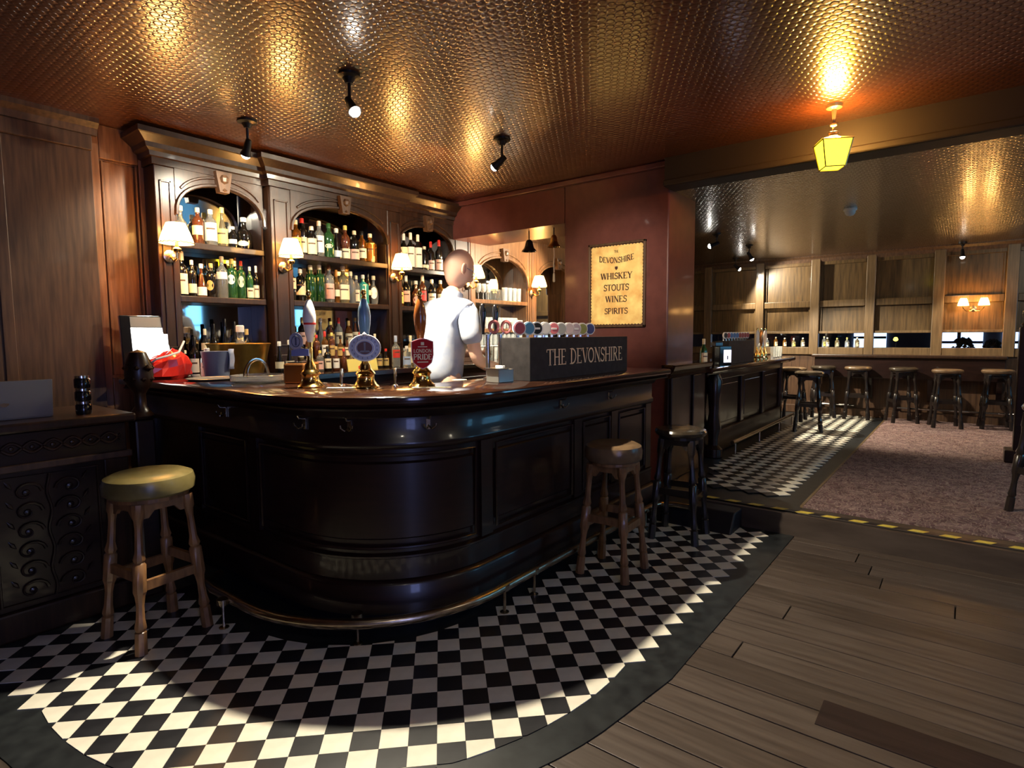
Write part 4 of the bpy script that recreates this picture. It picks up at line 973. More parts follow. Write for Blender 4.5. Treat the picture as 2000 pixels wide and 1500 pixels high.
# draught taps behind sign box
tb = thing('tap_rail', 'chrome tap rail standing behind the black sign box', 'tap rail', (2.12, .545, ZB))
MB().tube([(-.5, 0, .215), (.5, 0, .215)], .022, 10).build('rail_tube', M['steel'], tb, True)
for xx in (-.4, .4): MB().tube([(xx, 0, 0), (xx, 0, .2)], .02, 10).build('column', M['steel'], tb, True)
badge = [((.45, .10, .13), 'red'), ((.10, .30, .48), 'blue'), ((.02, .02, .02), 'black'), ((.75, .75, .72), 'white'), ((.72, .20, .22), 'pink and white'), ((.32, .32, .30), 'grey'), ((.55, .45, .45), 'pale pink'), ((.5, .40, .42), 'mauve'), ((.30, .30, .06), 'olive'), ((.06, .04, .16), 'dark violet')]
bx = [1.70, 1.80, 1.885, 1.98, 2.08, 2.17, 2.27, 2.36, 2.45, 2.555]
for i, ((c_, nm), x) in enumerate(zip(badge, bx)):
    t = thing('draught_tap', 'draught tap with %s badge, %s from left above the black sign box' % (nm, ORD[i]), 'tap', (x, .545, ZB+.2385), -.45, 'draught taps above the black sign box')
    MB().tube([(0, 0, 0), (0, 0, .03)], .012, 8).build('tap_body', M['steel'], t, True)
    MB().lathe([(.001, 0), (.044, 0), (.044, .018), (.001, .018)], (0, -.012, .068), 22, FACE).build('badge_rim', M['white'], t, True)
    MB().lathe([(.001, 0), (.036, 0), (.036, .003), (.001, .003)], (0, -.0305, .068), 20, FACE).build('badge_face', pmat('badge_face', c_, .3), t, True)
    if i in (2, 4, 7): MB().box(-.02, .02, -.0350, -.0336, .062, .074).build('badge_print', M['white'], t)
# two black-handled taps left of box
for x, y, lb in ((1.50, .62, 'black-handled tap with pink badge left of the sign box, nearer the bartender'), (1.62, .62, 'black-handled tap with pink badge just left above the sign box')):
    t = thing('keg_tap', lb, 'tap', (x, y, ZB))
    MB().tube([(0, 0, 0), (0, 0, .27)], .014, 10).lathe([(.03, 0), (.03, .008), (.014, .016)], seg=12).build('column', M['steel'], t, True)
    MB().lathe([(.008, .27), (.010, .29), (.014, .34), (.022, .40), (.018, .44), (.008, .455), (.001, .456)], (-.02, .02, .0), 12).build('handle', M['gloss_black'], t, True)
    mb = MB(); mb.tube([(.035+.030*math.cos(a)*.8, -.02-.030*math.cos(a)*.5, .315+.034*math.sin(a)) for a in [2*PI*i/20 for i in range(20)]], .010, 8, True); mb.build('badge_ring', M['pinkbadge'], t, True)
    MB().tube([(0, 0, .25), (.02, -.01, .28)], .008, 8).build('badge_stalk', M['steel'], t, True)
# steel caddy beside sign box
t = thing('bar_caddy', 'small steel condiment caddy standing left of the sign box', 'caddy', (1.345, .40, ZB), -.1)
MB().box(-.06, .06, -.05, .05, 0, .075).build('caddy_body', M['silver'], t, bev=.004)
MB().box(-.075, .02, -.055, .055, .076, .082).build('lid', M['steel'], t, bev=.002)
MB().box(-.008, .012, -.03, .03, .082, .094).build('lid_knob', M['white'], t, bev=.003)
t = tag(MB().lathe([(.001, 0), (.045, 0), (.045, .003), (.001, .003)], seg=20).build('beer_mat', M['cream'], loc=(1.33, .70, ZB)), 'round beer mat by the bartender\'s hand', 'coaster')
for x, y, lb in ((.60, .98-.16, 'cream bar towel strip at the left pump'), (.86, .47, 'cream bar towel strip at the right pump')):
    o = tag(MB().box(-.10, .10, -.02, .02, 0, .004).build('bar_runner', M['cream'], loc=(x+.01, y-.01, ZB)), lb, 'bar runner'); o.rotation_euler = (0, 0, -.9)

# second bar items
ZC = 1.0965
t = thing('sign_box', 'smaller dark tap box on the second bar', 'sign', (5.62, .42, ZC))
MB().box(-.47, .47, -.08, .10, 0, .25).build('box_body', M['signblack'], t, bev=.003)
for i in range(9):
    t = thing('draught_tap', 'small draught tap on the second bar, %s from the left' % ORD[i], 'tap', (5.22+i*.10, .42, ZC+.2505), -.3, 'draught taps on the second bar')
    MB().tube([(0, 0, 0), (0, 0, .03)], .012, 6).build('tap_body', M['steel'], t)
    MB().lathe([(.001, 0), (.036, 0), (.036, .015), (.001, .015)], (0, -.01, .06), 14, FACE).build('badge_rim', M['white'], t, True)
    MB().lathe([(.001, 0), (.028, 0), (.028, .003), (.001, .003)], (0, -.026, .06), 14, FACE).build('badge_face', pmat('badge_small', random.choice([(.4, .1, .1), (.1, .2, .4), (.5, .45, .4), (.05, .05, .05)]), .3), t, True)
for i, (x, hm) in enumerate(((6.62, 'white'), (6.80, 'copper'), (6.98, 'white'))):
    t = thing('hand_pump', 'small hand pump on the second bar, %s from the left' % ORD[i], 'beer pump', (x, .45, ZC))
    MB().lathe([(.001, 0), (.05, 0), (.05, .012), (.03, .03), (.03, .07), (.015, .1), (.012, .16)], seg=14).build('base', M['brass'], t, True)
    h = MB().lathe([(.010, .16), (.016, .2), (.024, .27), (.022, .33), (.012, .37), (.001, .37)], seg=12).build('handle', M[hm], t, True)
    MB().lathe([(.014, .372), (.014, .39), (.001, .40)], seg=10).build('handle_tip', M['brass'], h, True)
t = thing('card_reader', 'payment terminal with glowing lilac screen on the second bar', 'card reader', (4.98, .36, ZC), -.5)
MB().box(-.06, .10, -.04, .04, 0, .20).build('body', M['gloss_black'], t, bev=.006)
MB().box(-.005, .09, -.044, -.0405, .03, .16).build('screen', M['phone'], t)
MB().box(.035, .05, -.046, -.0442, .06, .10).build('screen_icon', M['gloss_black'], t)
MB().box(-.10, -.0, -.02, .06, .201, .24).build('printer_top', M['mahogany'], t, bev=.004)

# ================================================================== BOTTLES AND GLASSES
def bottle(x, y, z, h, r, kind, g, cap, lab, label, group, square=False, seg=12):
    t = thing('bottle', label, 'bottle', (x, y, z), random.uniform(-.2, .2), group)
    if kind == 'wine': pr = [(.86, 0), (1, .02), (1, .56), (.92, .63), (.55, .70), (.36, .75), (.33, .90), (.37, .91), (.37, .93), (.33, .935)]; ct = .80
    elif kind == 'whisky': pr = [(.9, 0), (1, .02), (1, .60), (.92, .68), (.5, .75), (.36, .79), (.36, .88)]; ct = .87
    elif kind == 'flask': pr = [(.7, 0), (.85, .03), (1, .25), (1, .42), (.8, .56), (.4, .66), (.3, .72), (.3, .88)]; ct = .86
    elif kind == 'cone': pr = [(.9, 0), (1, .03), (.95, .2), (.6, .5), (.35, .66), (.28, .72), (.28, .88)]; ct = .86
    else: pr = [(.9, 0), (1, .02), (1, .64), (.85, .72), (.42, .77), (.38, .88)]; ct = .87
    sg_ = 4 if square else seg
    m = Matrix.Rotation(PI/4, 3, 'Z') if square else Matrix.Identity(3)
    f = 1.30 if square else 1
    MB().lathe([(.001, .002)]+[(a*r*f if b < .7 else a*r, b*h) for a, b in pr]+[(.001, pr[-1][1]*h)], (0, 0, 0), sg_, m).build('glass_body', cmat(g, 'glass'), t, True, bev=.004 if square else 0)
    rc = .40*r
    MB().lathe([(.001, ct*h), (rc, ct*h), (rc, .985*h), (rc*.8, h), (.001, h)], seg=10).build('cap', cmat(cap, 'cap'), t, True)
    if lab:
        col, l0, l1, shp = lab; rr = r*(.935 if square else 1.015)
        mb = MB(); n = 8; W = 1.15 if shp != 'round' else .8; ay = -PI/2-.55
        if shp == 'round':
            zc = (l0+l1)/2*h; hr = (l1-l0)/2*h; pts = [(math.cos(2*PI*i/14), math.sin(2*PI*i/14)) for i in range(14)]
            vs = []
            for u, v in pts:
                a = ay+u*W*.9; vs.append((rr*math.cos(a), rr*math.sin(a), zc+v*hr))
            vs.append((rr*1.03*math.cos(ay), rr*1.03*math.sin(ay), zc))
            mb.add(vs, [(i, (i+1) % 14, 14) for i in range(14)])
        else:
            vs = []
            for i in range(n+1):
                a = ay-W+2*W*i/n; q0, q1 = l0, l1
                if shp == 'tri': q1 = l0+(l1-l0)*(i/n); 
                vs += [(rr*math.cos(a), rr*math.sin(a), q0*h), (rr*math.cos(a), rr*math.sin(a), q1*h)]
            mb.add(vs, [(2*i, 2*i+2, 2*i+3, 2*i+1) for i in range(n)])
        lo = mb.build('label', cmat(col), t, True)
        if shp != 'round' and (l1-l0) > .25:
            mb = MB(); zz = (l0+(l1-l0)*.62)*h; vs = []
            for i in range(n+1):
                a = ay-W*.6+1.2*W*i/n; vs += [(rr*1.01*math.cos(a), rr*1.01*math.sin(a), zz), (rr*1.01*math.cos(a), rr*1.01*math.sin(a), zz+.012)]
            mb.add(vs, [(2*i, 2*i+2, 2*i+3, 2*i+1) for i in range(n)]); mb.build('label_print', cmat((.10, .06, .04)), lo)
    return t
CL, GR, DK, AM, PA, TE, BR = (.75, .78, .74), (.03, .12, .035), (.012, .010, .008), (.55, .22, .03), (.72, .60, .34), (.05, .40, .38), (.16, .05, .02)
WH, CR, YE, RD, PK, BL, GO = (.85, .83, .76), (.80, .72, .50), (.80, .68, .18), (.6, .04, .03), (.72, .45, .38), (.35, .45, .65), (.5, .35, .12)
CN = {CL: 'clear glass', GR: 'green glass', DK: 'dark glass', AM: 'amber', PA: 'pale golden', TE: 'teal', BR: 'brown glass'}
CN[PA] = 'pale golden'; CN[RD] = 'red'
LN = {PA: 'pale', WH: 'white', CR: 'cream', YE: 'yellow', RD: 'red', PK: 'pink', BL: 'blue', GO: 'gold', None: 'no'}
def row(items, z, y, where, group):
    for i, (x, h, r, kind, g, cap, lab, *sq) in enumerate(items):
        d = '%s bottle, %s label, %s from left %s' % (CN[g], LN[lab[0] if lab else None], ORD[i], where)
        bottle(x, y+random.uniform(-.02, .02), z, h, r, kind, g, cap, lab, d, group, bool(sq and sq[0]))
S2, S3 = 2.1175, 1.7275
row([(.735, .27, .052, 'flask', CL, CR, (PK, .12, .5, 'round')), (.85, .27, .040, 'whisky', BR, CR, (CR, .25, .5, 'rect')), (.94, .27, .045, 'whisky', CL, CL, (WH, .12, .62, 'rect')), (1.03, .30, .042, 'cone', PA, YE, (YE, .08, .45, 'rect')),
     (1.115, .17, .035, 'whisky', DK, CL, (WH, .2, .4, 'rect')), (1.20, .25, .06, 'flask', DK, CL, (CR, .08, .25, 'round'))], S2, 2.90, 'on leftmost bay upper shelf', 'bottles on the upper shelf, leftmost bay')
row([(.725, .33, .045, 'wine', DK, CR, (CR, .05, .5, 'rect')), (.79, .27, .03, 'whisky', DK, WH, (CR, .1, .35, 'rect')), (.86, .25, .036, 'cone', BR, WH, (WH, .05, .3, 'rect')), (.935, .26, .038, 'whisky', DK, GO, (GO, .2, .5, 'round')),
     (1.015, .32, .04, 'whisky', CL, CR, (WH, .45, .62, 'rect')), (1.098, .31, .040, 'other', GR, YE, (WH, .35, .6, 'round')), (1.172, .30, .033, 'other', GR, RD, (CR, .3, .6, 'round')), (1.232, .26, .026, 'whisky', GR, WH, (CR, .05, .35, 'rect')), (1.282, .27, .023, 'wine', DK, WH, (CR, .05, .42, 'rect'))],
    S3, 2.90, 'on leftmost bay lower shelf', 'bottles on the lower shelf, leftmost bay')
row([(1.585, .27, .032, 'flask', CL, CL, (CR, .2, .4, 'rect')), (1.655, .30, .045, 'whisky', AM, CR, (YE, .1, .5, 'rect')), (1.735, .33, .045, 'whisky', DK, RD, (CR, .1, .5, 'rect')), (1.815, .27, .045, 'other', DK, WH, (CR, .1, .6, 'rect')), (1.90, .33, .045, 'whisky', CL, WH, (WH, .15, .6, 'rect')), (1.99, .32, .048, 'whisky', GR, GR, (GR, .1, .3, 'rect')) if 0 else (1.99, .32, .048, 'whisky', GR, GR, (CR, .3, .42, 'round')),
     (2.08, .29, .048, 'cone', DK, CL, (WH, .1, .3, 'rect')), (2.18, .33, .045, 'whisky', BR, YE, (CR, .08, .35, 'rect')), (2.26, .29, .045, 'whisky', DK, CR, (PK, .08, .4, 'rect')), (2.355, .30, .045, 'whisky', AM, DK, (CR, .15, .45, 'rect')), (2.455, .29, .052, 'other', AM, CR, (YE, .1, .68, 'rect'), True)],
    S2, 2.90, 'on widest bay upper shelf', 'bottles on the upper shelf, widest bay')
row([(1.60, .30, .045, 'wine', DK, CL, (CR, .35, .65, 'rect')), (1.69, .28, .045, 'whisky', DK, CL, (CR, .2, .65, 'tri')), (1.78, .32, .048, 'other', GR, CR, None), (1.87, .33, .048, 'other', GR, CR, None), (1.96, .34, .045, 'whisky', CL, BR, (PK, .1, .5, 'rect')),
     (2.035, .30, .032, 'wine', AM, AM, (CR, .2, .4, 'rect')), (2.115, .34, .055, 'whisky', PA, CR, (CR, .1, .5, 'rect')), (2.205, .30, .045, 'whisky', CL, CR, None), (2.28, .27, .035, 'other', CL, CR, (CR, .1, .5, 'rect')), (2.345, .28, .042, 'whisky', TE, CL, (WH, .05, .62, 'rect'), True), (2.415, .31, .03, 'wine', DK, DK, (CR, .3, .45, 'rect')), (2.475, .28, .048, 'flask', CL, CR, (WH, .2, .6, 'round'))],
    S3, 2.89, 'on widest bay lower shelf', 'bottles on the lower shelf, widest bay')
row([(2.80, .25, .035, 'other', AM, YE, (CR, .3, .6, 'rect')), (2.89, .35, .042, 'wine', DK, CL, (CR, .05, .6, 'rect')), (2.98, .37, .042, 'wine', DK, WH, (WH, .05, .6, 'rect')), (3.07, .36, .042, 'wine', DK, WH, (WH, .05, .62, 'rect')), (3.165, .25, .048, 'whisky', DK, CR, (CR, .1, .22, 'rect')), (3.255, .31, .04, 'wine', DK, RD, (PK, .05, .35, 'rect')), (3.37, .34, .042, 'wine', DK, RD, (PK, .05, .38, 'rect'))],
    S2, 2.90, 'on upper shelf behind bartender', 'bottles on the upper shelf, bartender bay')
row([(2.80, .28, .042, 'whisky', AM, CR, (YE, .1, .5, 'rect')), (2.91, .32, .042, 'wine', DK, CL, (PK, .15, .5, 'rect')), (3.02, .27, .048, 'flask', BR, CL, (PK, .1, .4, 'round')), (3.12, .34, .042, 'wine', BR, CR, (RD, .2, .5, 'rect')), (3.25, .30, .045, 'whisky', DK, CR, (CR, .1, .5, 'rect')), (3.38, .30, .045, 'whisky', AM, CR, (CR, .1, .5, 'rect'))],
    S3, 2.90, 'on lower shelf behind bartender', 'bottles on the lower shelf, bartender bay')
ZK = 1.1305
# counter, left bay (inside and behind the tub)
row([(.725, .20, .04, 'other', DK, CR, (WH, .1, .4, 'rect')), (.805, .30, .035, 'wine', DK, DK, (WH, .1, .45, 'rect')), (.875, .36, .03, 'whisky', DK, CR, (CR, .55, .7, 'rect')), (.95, .40, .035, 'wine', DK, DK, (WH, .5, .62, 'rect')), (1.03, .44, .04, 'cone', DK, DK, None), (1.11, .42, .035, 'wine', DK, DK, (GO, .5, .6, 'rect')), (1.20, .36, .04, 'whisky', DK, GO, (CR, .4, .6, 'rect'))],
    ZK, 2.93, 'behind the gold tub', 'bottles behind the gold tub')
bottle(.985, 2.60, ZK+.0225, .36, .075, 'flask', (.8, .8, .76), WH, None, 'white bulb-shaped bottle standing in the gold tub', None)
bottle(1.235, 2.50, ZK, .26, .035, 'cone', DK, CL, (CR, .2, .4, 'rect'), 'small oil-style bottle right of the gold tub, left of the pair', None)
bottle(1.32, 2.50, ZK, .27, .035, 'cone', DK, CL, (CR, .2, .4, 'rect'), 'small oil-style bottle right of the gold tub, right of the pair', None)
bottle(.70, 2.52, ZK, .22, .045, 'other', DK, WH, (WH, .1, .55, 'rect'), 'dark bottle with white label left of the gold tub', None)
# counter, widest bay: stepped rack with many small bottles
tr = thing('bottle_riser', 'stepped shelf under small bottles in the widest bay', 'rack', (2.03, 2.86, 1.1305))
MB().box(-.45, .42, .02, .16, 0, .20).box(-.45, .42, -.10, .02, 0, .10).build('steps', M['mahogany_v'], tr, bev=.004)
GLS = [DK, BR, CL, PA, AM, DK, BR, CL]; LBS = [CR, WH, YE, PK, CR, GO, None]
rr = random.Random(3)
def rowgen(n, xa, xb, y, z, h, r, where, group):
    it = []
    for i in range(n):
        lb = rr.choice(LBS)
        it.append((xa+(xb-xa)*i/(n-1), h*rr.uniform(.85, 1.12), r, rr.choice(['wine', 'whisky', 'other', 'cone', 'flask']), rr.choice(GLS), rr.choice([CR, WH, DK, GO, RD, YE]), (lb, .1, .5, 'rect') if lb else None))
    row(it, z, y, where, group)
rowgen(9, 1.63, 2.40, 2.955, ZK+.2015, .26, .036, 'in back row of widest bay riser', 'bottles on the top riser step')
rowgen(11, 1.62, 2.41, 2.82, ZK+.1015, .22, .030, 'in middle row of widest bay riser', 'bottles on the middle riser step')
rowgen(11, 1.62, 2.42, 2.66, ZK+.0005, .19, .030, 'in front row below widest bay', 'front row of small bottles')
bottle(2.50, 2.62, ZK, .30, .04, 'wine', CL, BL, (RD, .3, .55, 'rect'), 'clear bottle with red label at the right of the widest bay counter', None)
bottle(2.60, 2.58, ZK, .20, .04, 'other', CL, WH, (BL, .1, .5, 'rect'), 'short clear bottle with white cap near the third lamp', None)
t = thing('card_stand', 'yellow card menu leaning among the small bottles', 'menu', (2.04, 2.52, ZK)); MB().box(-.16, .16, 0, .004, 0, .10, Matrix.Rotation(-.2, 4, 'X')).build('card', cmat(YE), t); MB().box(-.05, .05, -.004, -.0005, .01, .035, Matrix.Rotation(-.2, 4, 'X')).build('card_print', M['red'], t)
# glasses
def glass(x, y, z, h, r, kind, label, group, first={}):
    key = (h, r, kind)
    if key in first:
        c = copy_tree(first[key]); c.location = (x, y, z); c['label'] = label; c['group'] = group; return c
    if kind == 'tumbler': pr = [(.001, 0), (.8*r, 0), (.82*r, .01), (r, h), (.94*r, h), (.76*r, .012), (.001, .012)]
    elif kind == 'wine': pr = [(.001, 0), (.8*r, 0), (.15*r, .008), (.11*r, .40*h), (.7*r, .50*h), (r, .68*h), (.8*r, h), (.76*r, h), (.94*r, .68*h), (.6*r, .52*h), (.001, .48*h)]
    o = tag(MB().lathe(pr, seg=14).build('wine_glass' if kind == 'wine' else 'tumbler', M['tumbler'], None, True, loc=(x, y, z)), label, 'glass', group)
    first[key] = o; return o
def glasses(n, xa, xb, y, z, h, r, kind, where, group):
    for i in range(n):
        glass(xa+(xb-xa)*i/max(1, n-1), y, z, h, r, kind, '%s, %s from the left %s' % ('stemmed wine glass' if kind == 'wine' else 'clear tumbler', ORD[i], where), group)
glasses(3, 4.02, 4.20, 2.90, 1.8475, .19, .038, 'wine', 'on the bright top shelf', 'wine glasses on the bright top shelf')
glasses(4, 4.52, 4.80, 2.90, 1.8475, .17, .036, 'tumbler', 'on the bright top shelf', 'tall tumblers on the bright top shelf')
glasses(11, 3.93, 4.78, 2.94, 1.5075, .14, .036, 'wine', 'in the rear row of the upper glass rack', 'rear row, upper glass rack')
glasses(11, 3.93, 4.78, 2.86, 1.5075, .11, .034, 'tumbler', 'in the front row of the upper glass rack', 'front row, upper glass rack')
rk = thing('wire_rack', 'white wire shelf carrying stacked pint glasses in the bright bay', 'rack', (4.36, 2.90, 1.30))
mb = MB()
for i in range(9): mb.tube([(-.48, -.08+i*.02, 0), (.48, -.08+i*.02, 0)], .002, 4)
mb.tube([(-.48, -.08, 0), (-.48, .08, 0)], .003, 4).tube([(.48, -.08, 0), (.48, .08, 0)], .003, 4).tube([(-.48, -.08, -.169), (-.48, -.08, 0)], .003, 4).tube([(.48, -.08, -.169), (.48, -.08, 0)], .003, 4).tube([(-.48, .08, -.169), (-.48, .08, 0)], .003, 4).tube([(.48, .08, -.169), (.48, .08, 0)], .003, 4)
mb.build('wire_shelf', M['white'], rk)
glasses(11, 3.93, 4.78, 2.87, 1.3035, .15, .036, 'tumbler', 'on the wire rack of the bright bay', 'pint glasses on the wire rack')
glasses(11, 3.93, 4.78, 2.87, 1.1305, .155, .036, 'tumbler', 'under the wire rack of the bright bay', 'pint glasses under the wire rack')
glasses(7, 2.80, 3.45, 2.93, ZK, .17, .036, 'wine', 'in the rear row behind the bartender', 'rear row of glasses behind the bartender')
glasses(7, 2.77, 3.42, 2.80, ZK, .14, .036, 'tumbler', 'in the front row behind the bartender', 'front row of glasses behind the bartender')
bottle(2.76, 2.70, ZK, .30, .035, 'wine', PA, CR, (CR, .1, .6, 'rect'), 'slim pale bottle with long cream label left of the bartender', None)
# bottles on second bar end and far sill
for i, (x, y, g, c_, lb) in enumerate([(4.62, .42, GR, CR, 'green bottle on the pier counter beside the card reader'), (7.15, .55, CL, CR, 'clear bottle at the far end of the second bar')]):
    bottle(x, y, ZC+.0005, .28, .038, 'wine', g, c_, (CR, .1, .5, 'rect'), lb, None)
glasses(4, 7.2, 7.55, .40, ZC, .15, .036, 'tumbler', 'at the far end of the second bar', 'tumblers at the end of the second bar')
for i in range(10):
    y = .95-i*.135+(-.08 if i > 4 else 0)
    if abs(y-.245) < .09: y -= .09
    bottle(9.03, y, 1.2055, .14+.04*rr.random(), .030, rr.choice(['wine', 'whisky', 'other']), rr.choice([CL, PA, AM, CL]), rr.choice([CR, WH, YE]), (rr.choice([WH, CR, YE]), .1, .5, 'rect'), 'small bright bottle on far window sill, %s from left' % ORD[i], 'bottles along the far window sill')

# bells in the opening
def bell(x, y, z, s, mat, label, rope):
    t = thing('hanging_bell', label, 'bell', (x, y, z))
    MB().lathe([(.001, 0), (.018*s, -.003), (.03*s, -.02), (.038*s, -.06), (.045*s, -.085), (.065*s, -.11), (.070*s, -.118), (.062*s, -.116), (.04*s, -.08), (.001, -.02)], seg=20).build('bell_body', mat, t, True)
    MB().tube([(0, 0, -.002), (0, 0, 2.4695-z)], .006, 8).lathe([(.001, -.125), (.012, -.118), (.001, -.106)], seg=8).tube([(0, 0, -.02), (0, 0, -.11)], .003, 5).build('hanger_and_clapper', M['blackmetal'], t, True)
    if rope:
        MB().tube([(0, 0, -.125), (.004, 0, -.2), (-.004, 0, -.28), (.003, 0, -.36)], .006, 6).lathe([(.001, -.46), (.012, -.45), (.010, -.38), (.001, -.36)], seg=8).build('bell_rope', M['cream'], t, True)
bell(3.62, 1.86, 2.385, 1.15, M['gloss_black'], 'dark hanging bell in the opening, left of the pair', False)
bell(3.62, 1.56, 2.40, .95, M['brass'], 'bright brass hanging bell with rope, right of the pair', True)

# ================================================================== BARTENDER
def skin_mesh(name, pts, edges, mat, parent, sub=2, root=0):
    me = bpy.data.meshes.new(name); me.from_pydata([p[0] for p in pts], edges, []); me.update()
    o = bpy.data.objects.new(name, me); COL.objects.link(o)
    if parent: o.parent = parent
    o.modifiers.new('skin', 'SKIN').use_smooth_shade = True
    for i, p in enumerate(pts):
        r = p[1]; me.skin_vertices[0].data[i].radius = r if isinstance(r, tuple) else (r, r)
        me.skin_vertices[0].data[i].use_root = (i == root)
    s = o.modifiers.new('sub', 'SUBSURF'); s.levels = sub; s.render_levels = sub
    me.materials.append(mat); return o
# local frame: +X is where he faces, +Y his left (away from the camera side), origin at floor
man = thing('person', 'bald bartender in white short-sleeved shirt and dark apron leaning over the bar', 'person', (1.47, 1.0, 0), -.12)
Hs = 1.065
def v(x, y, z): return (x, y, z*Hs)
body = [
 (v(0, 0, 1.02), (.150, .12)), (v(.01, 0, 1.20), (.145, .115)), (v(.045, 0, 1.38), (.165, .12)), (v(.075, 0, 1.49), (.095, .07)),
 (v(.105, 0, 1.585), (.055, .055)), (v(.13, 0, 1.64), (.055, .055)),
 # right arm (towards camera, -Y)
 (v(.07, -.18, 1.475), .045), (v(.06, -.245, 1.33), .046), (v(.085, -.262, 1.20), .043), (v(.16, -.27, 1.16), .040), (v(.235, -.30, 1.145), .030), (v(.27, -.315, 1.138), .026),
 # left arm
 (v(.07, .18, 1.475), .045), (v(.10, .235, 1.34), .046), (v(.16, .23, 1.21), .043), (v(.27, .19, 1.22), .036), (v(.36, .13, 1.22), .029), (v(.395, .11, 1.22), .026),
 # legs
 (v(-.01, -.10, .92), .088), (v(.02, -.11, .52), .06), (v(-.01, -.115, .12), .042), (v(.10, -.125, .045), .036),
 (v(-.01, .10, .92), .088), (v(.02, .11, .52), .06), (v(-.01, .115, .12), .042), (v(.10, .125, .045), .036)]
be = [(0,1),(1,2),(2,3),(3,4),(4,5),(3,6),(6,7),(7,8),(8,9),(9,10),(10,11),(3,12),(12,13),(13,14),(14,15),(15,16),(16,17),(0,18),(18,19),(19,20),(20,21),(0,22),(22,23),(23,24),(24,25)]
bo = skin_mesh('body', body, be, M['skin'], man)
# head: sculpted ellipsoid with brow, nose, chin
def head(parent, c, rot):
    vs = []; fs = []; U, V = 32, 24
    for j in range(V+1):
        ph = PI*j/V
        for i in range(U):
            th = 2*PI*i/U; x, y, z = math.sin(ph)*math.cos(th), math.sin(ph)*math.sin(th), math.cos(ph)
            px, py, pz = x*.108, y*.082, z*.134
            if z < 0: py *= 1-.32*(-z)**1.3; px *= (1-.20*(-z)) if x > 0 else (1-.30*(-z))
            fr_ = max(0, x)
            if fr_ > 0:
                nose = math.exp(-((y/.16)**2))*math.exp(-(((z+.12)/.20)**2)); px += .026*nose*fr_
                tip = math.exp(-((y/.15)**2))*math.exp(-(((z+.24)/.09)**2)); px += .010*tip*fr_
                for s in (-1, 1): px -= .012*math.exp(-(((y-.38*s)/.20)**2))*math.exp(-((z/.12)**2))*fr_
                px += .006*math.exp(-(((z-.17)/.08)**2))*fr_
                px += .008*math.exp(-((y/.3)**2))*math.exp(-(((z+.80)/.15)**2))
                px += .005*math.exp(-((y/.28)**2))*(math.exp(-(((z+.47)/.04)**2))+math.exp(-(((z+.57)/.04)**2)))*fr_
            vs.append(Vector((px, py, pz)))
    for j in range(V):
        for i in range(U): fs.append((j*U+i, j*U+(i+1) % U, (j+1)*U+(i+1) % U, (j+1)*U+i))
    T = Matrix.Translation(c) @ rot.to_4x4()
    mb = MB().add([T @ q for q in vs], fs); h = mb.build('head', M['skin'], parent, True)
    for s in (-1, 1):
        mb = MB(); pts = []
        for i in range(12):
            a = 2*PI*i/12; pts.append(T @ Vector((-.008+.017*math.cos(a)-.004*math.sin(a), s*(.083+.006*(1-math.cos(a))), -.008+.031*math.sin(a))))
        mb.tube(pts, .006, 6, True); mb.add([p*1 for p in pts], [tuple(range(12))]); mb.build('ear', M['skin'], h, True)
        MB().lathe([(.001, -.011), (.0085, -.006), (.011, 0), (.0085, .006), (.001, .011)], T @ Vector((.089, s*.032, .001)), 10).build('eye', M['white'], h, True)
        MB().tube([T @ Vector((.092, s*.014, .024)), T @ Vector((.091, s*.03, .029)), T @ Vector((.078, s*.048, .022))], .003, 5).build('eyebrow', M['hair'], h, True)
    mb = MB().tube([T @ Vector((.108-.016*abs(q)**1.5, q*.022, -.065)) for q in (-1, -.5, 0, .5, 1)], .0028, 5); mb.build('lips', pmat('lips', (.38, .14, .11), .5), h, True)
    # glasses
    mb = MB()
    for s in (-1, 1):
        mb.tube([T @ Vector((.098, s*.032+.019*math.cos(a), .002+.015*math.sin(a))) for a in [2*PI*i/14 for i in range(14)]], .0018, 5, True)
        mb.tube([T @ Vector((.096, s*.052, .006)), T @ Vector((.06, s*.078, .008)), T @ Vector((-.005, s*.082, .006))], .0018, 5)
    mb.tube([T @ Vector((.106, -.013, .004)), T @ Vector((.112, 0, .007)), T @ Vector((.106, .013, .004))], .0018, 5); mb.build('spectacles', M['gloss_black'], h)
    return h
head(man, Vector(v(.165, 0, 1.745)), Matrix.Rotation(-.15, 3, 'Z') @ Matrix.Rotation(.38, 3, 'Y'))
# hands
def hand(c, d, n, s, nm, curl, parent):
    """c wrist, d finger direction, n palm normal (down), s thumb side sign"""
    c, d, n = Vector(c), Vector(d).normalized(), Vector(n); n = (n-d*n.dot(d)).normalized(); side_ = d.cross(n)*s
    pts = [(c-d*.02, (.027, .02)), (c+d*.035, (.034, .016)), (c+d*.075, (.036, .014))]; ed = [(0,1),(1,2)]
    for k, (o_, L) in enumerate(((-.027, .062), (-.009, .078), (.009, .084), (.027, .074))):
        b = c+d*.078+side_*o_; dd = d.copy(); i0 = len(pts)
        pts.append((b, .0095)); ed.append((2, i0)); p = b
        for j, f in enumerate((.45, .32, .23)):
            dd = (dd*math.cos(curl)+n*math.sin(curl)).normalized(); p = p+dd*L*f; pts.append((p, .0092-.0010*j)); ed.append((i0+j, i0+j+1))
    i0 = len(pts); b = c+d*.02+side_*.030; pts.append((b, .012)); ed.append((1, i0))
    td = (d*.65+side_*.75+n*.25).normalized(); pts.append((b+td*.032, .011)); ed.append((i0, i0+1)); td = (td+d*.5+n*.3).normalized(); pts.append((b+td*.06, .0088)); ed.append((i0+1, i0+2))
    return skin_mesh(nm, pts, ed, M['skin'], parent, 2)
hand(v(.27, -.315, 1.138), (.85, -.35, -.18), (.1, 0, -1), 1, 'hand', .18, bo)
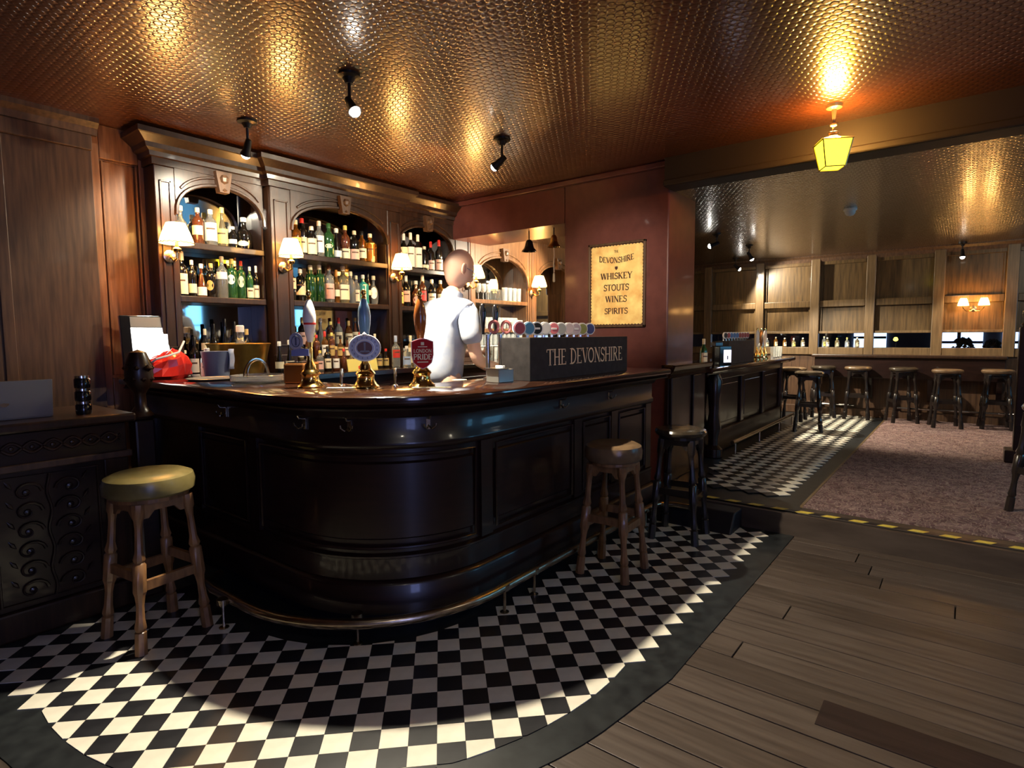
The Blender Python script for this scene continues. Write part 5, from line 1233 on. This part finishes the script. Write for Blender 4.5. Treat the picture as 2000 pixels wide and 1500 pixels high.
hand(v(.395, .11, 1.22), (.75, -.62, .1), (.55, .75, -.2), -1, 'hand', .75, bo)
# shirt: body + short sleeves, slightly larger than the body
sh_ = [(v(-.005, 0, 1.00), (.175, .142)), (v(.0, 0, 1.16), (.172, .145)), (v(.035, 0, 1.36), (.188, .145)), (v(.07, 0, 1.485), (.14, .105)), (v(.092, 0, 1.555), (.070, .066)),
       (v(.07, -.19, 1.485), .084), (v(.058, -.245, 1.36), .076), (v(.060, -.258, 1.275), .068),
       (v(.07, .19, 1.485), .084), (v(.09, .235, 1.37), .076), (v(.125, .235, 1.285), .066)]
skin_mesh('shirt', sh_, [(0,1),(1,2),(2,3),(3,4),(3,5),(5,6),(6,7),(3,8),(8,9),(9,10)], M['shirt'], man)
mb = MB(); cc = Vector(v(.112, 0, 1.585)); 
mb.lathe([(.066, -.03), (.072, -.012), (.068, .018), (.063, .02), (.060, -.02)], cc, 20, Matrix.Rotation(.35, 3, 'Y')); mb.build('collar', M['shirt'], man, True)
# apron / trousers
tr_ = [(v(-.005, 0, 1.02), (.19, .155)), (v(-.005, 0, .88), (.185, .15)), (v(0, -.10, .80), .10), (v(.02, -.11, .50), .078), (v(0, -.115, .10), .062), (v(0, .10, .80), .10), (v(.02, .11, .50), .078), (v(0, .115, .10), .062)]
skin_mesh('trousers', tr_, [(0,1),(1,2),(2,3),(3,4),(1,5),(5,6),(6,7)], M['apron'], man)
mb = MB(); ap = []
for j in range(6):
    for i in range(9):
        a = -1.5+3.0*i/8; r0 = .185+.02*j/5; ap.append((r0*1.06*math.cos(a), .205*math.sin(a)*1.1, (1.06-j*.10)*Hs))
mb.add(ap, [(j*9+i, j*9+i+1, (j+1)*9+i+1, (j+1)*9+i) for j in range(5) for i in range(8)]); o = mb.build('apron', M['apron'], man, True); sd = o.modifiers.new('t', 'SOLIDIFY'); sd.thickness = .004
MB().box(-.04, .22, -.17, -.08, 0, .05).box(-.04, .22, .07, .16, 0, .05).build('shoes', M['gloss_black'], man, bev=.015)
gl = glass(1.47+.46, 1.0-.03, 1.20, .15, .034, 'tumbler', 'clear glass held in the bartender\'s far hand', None)
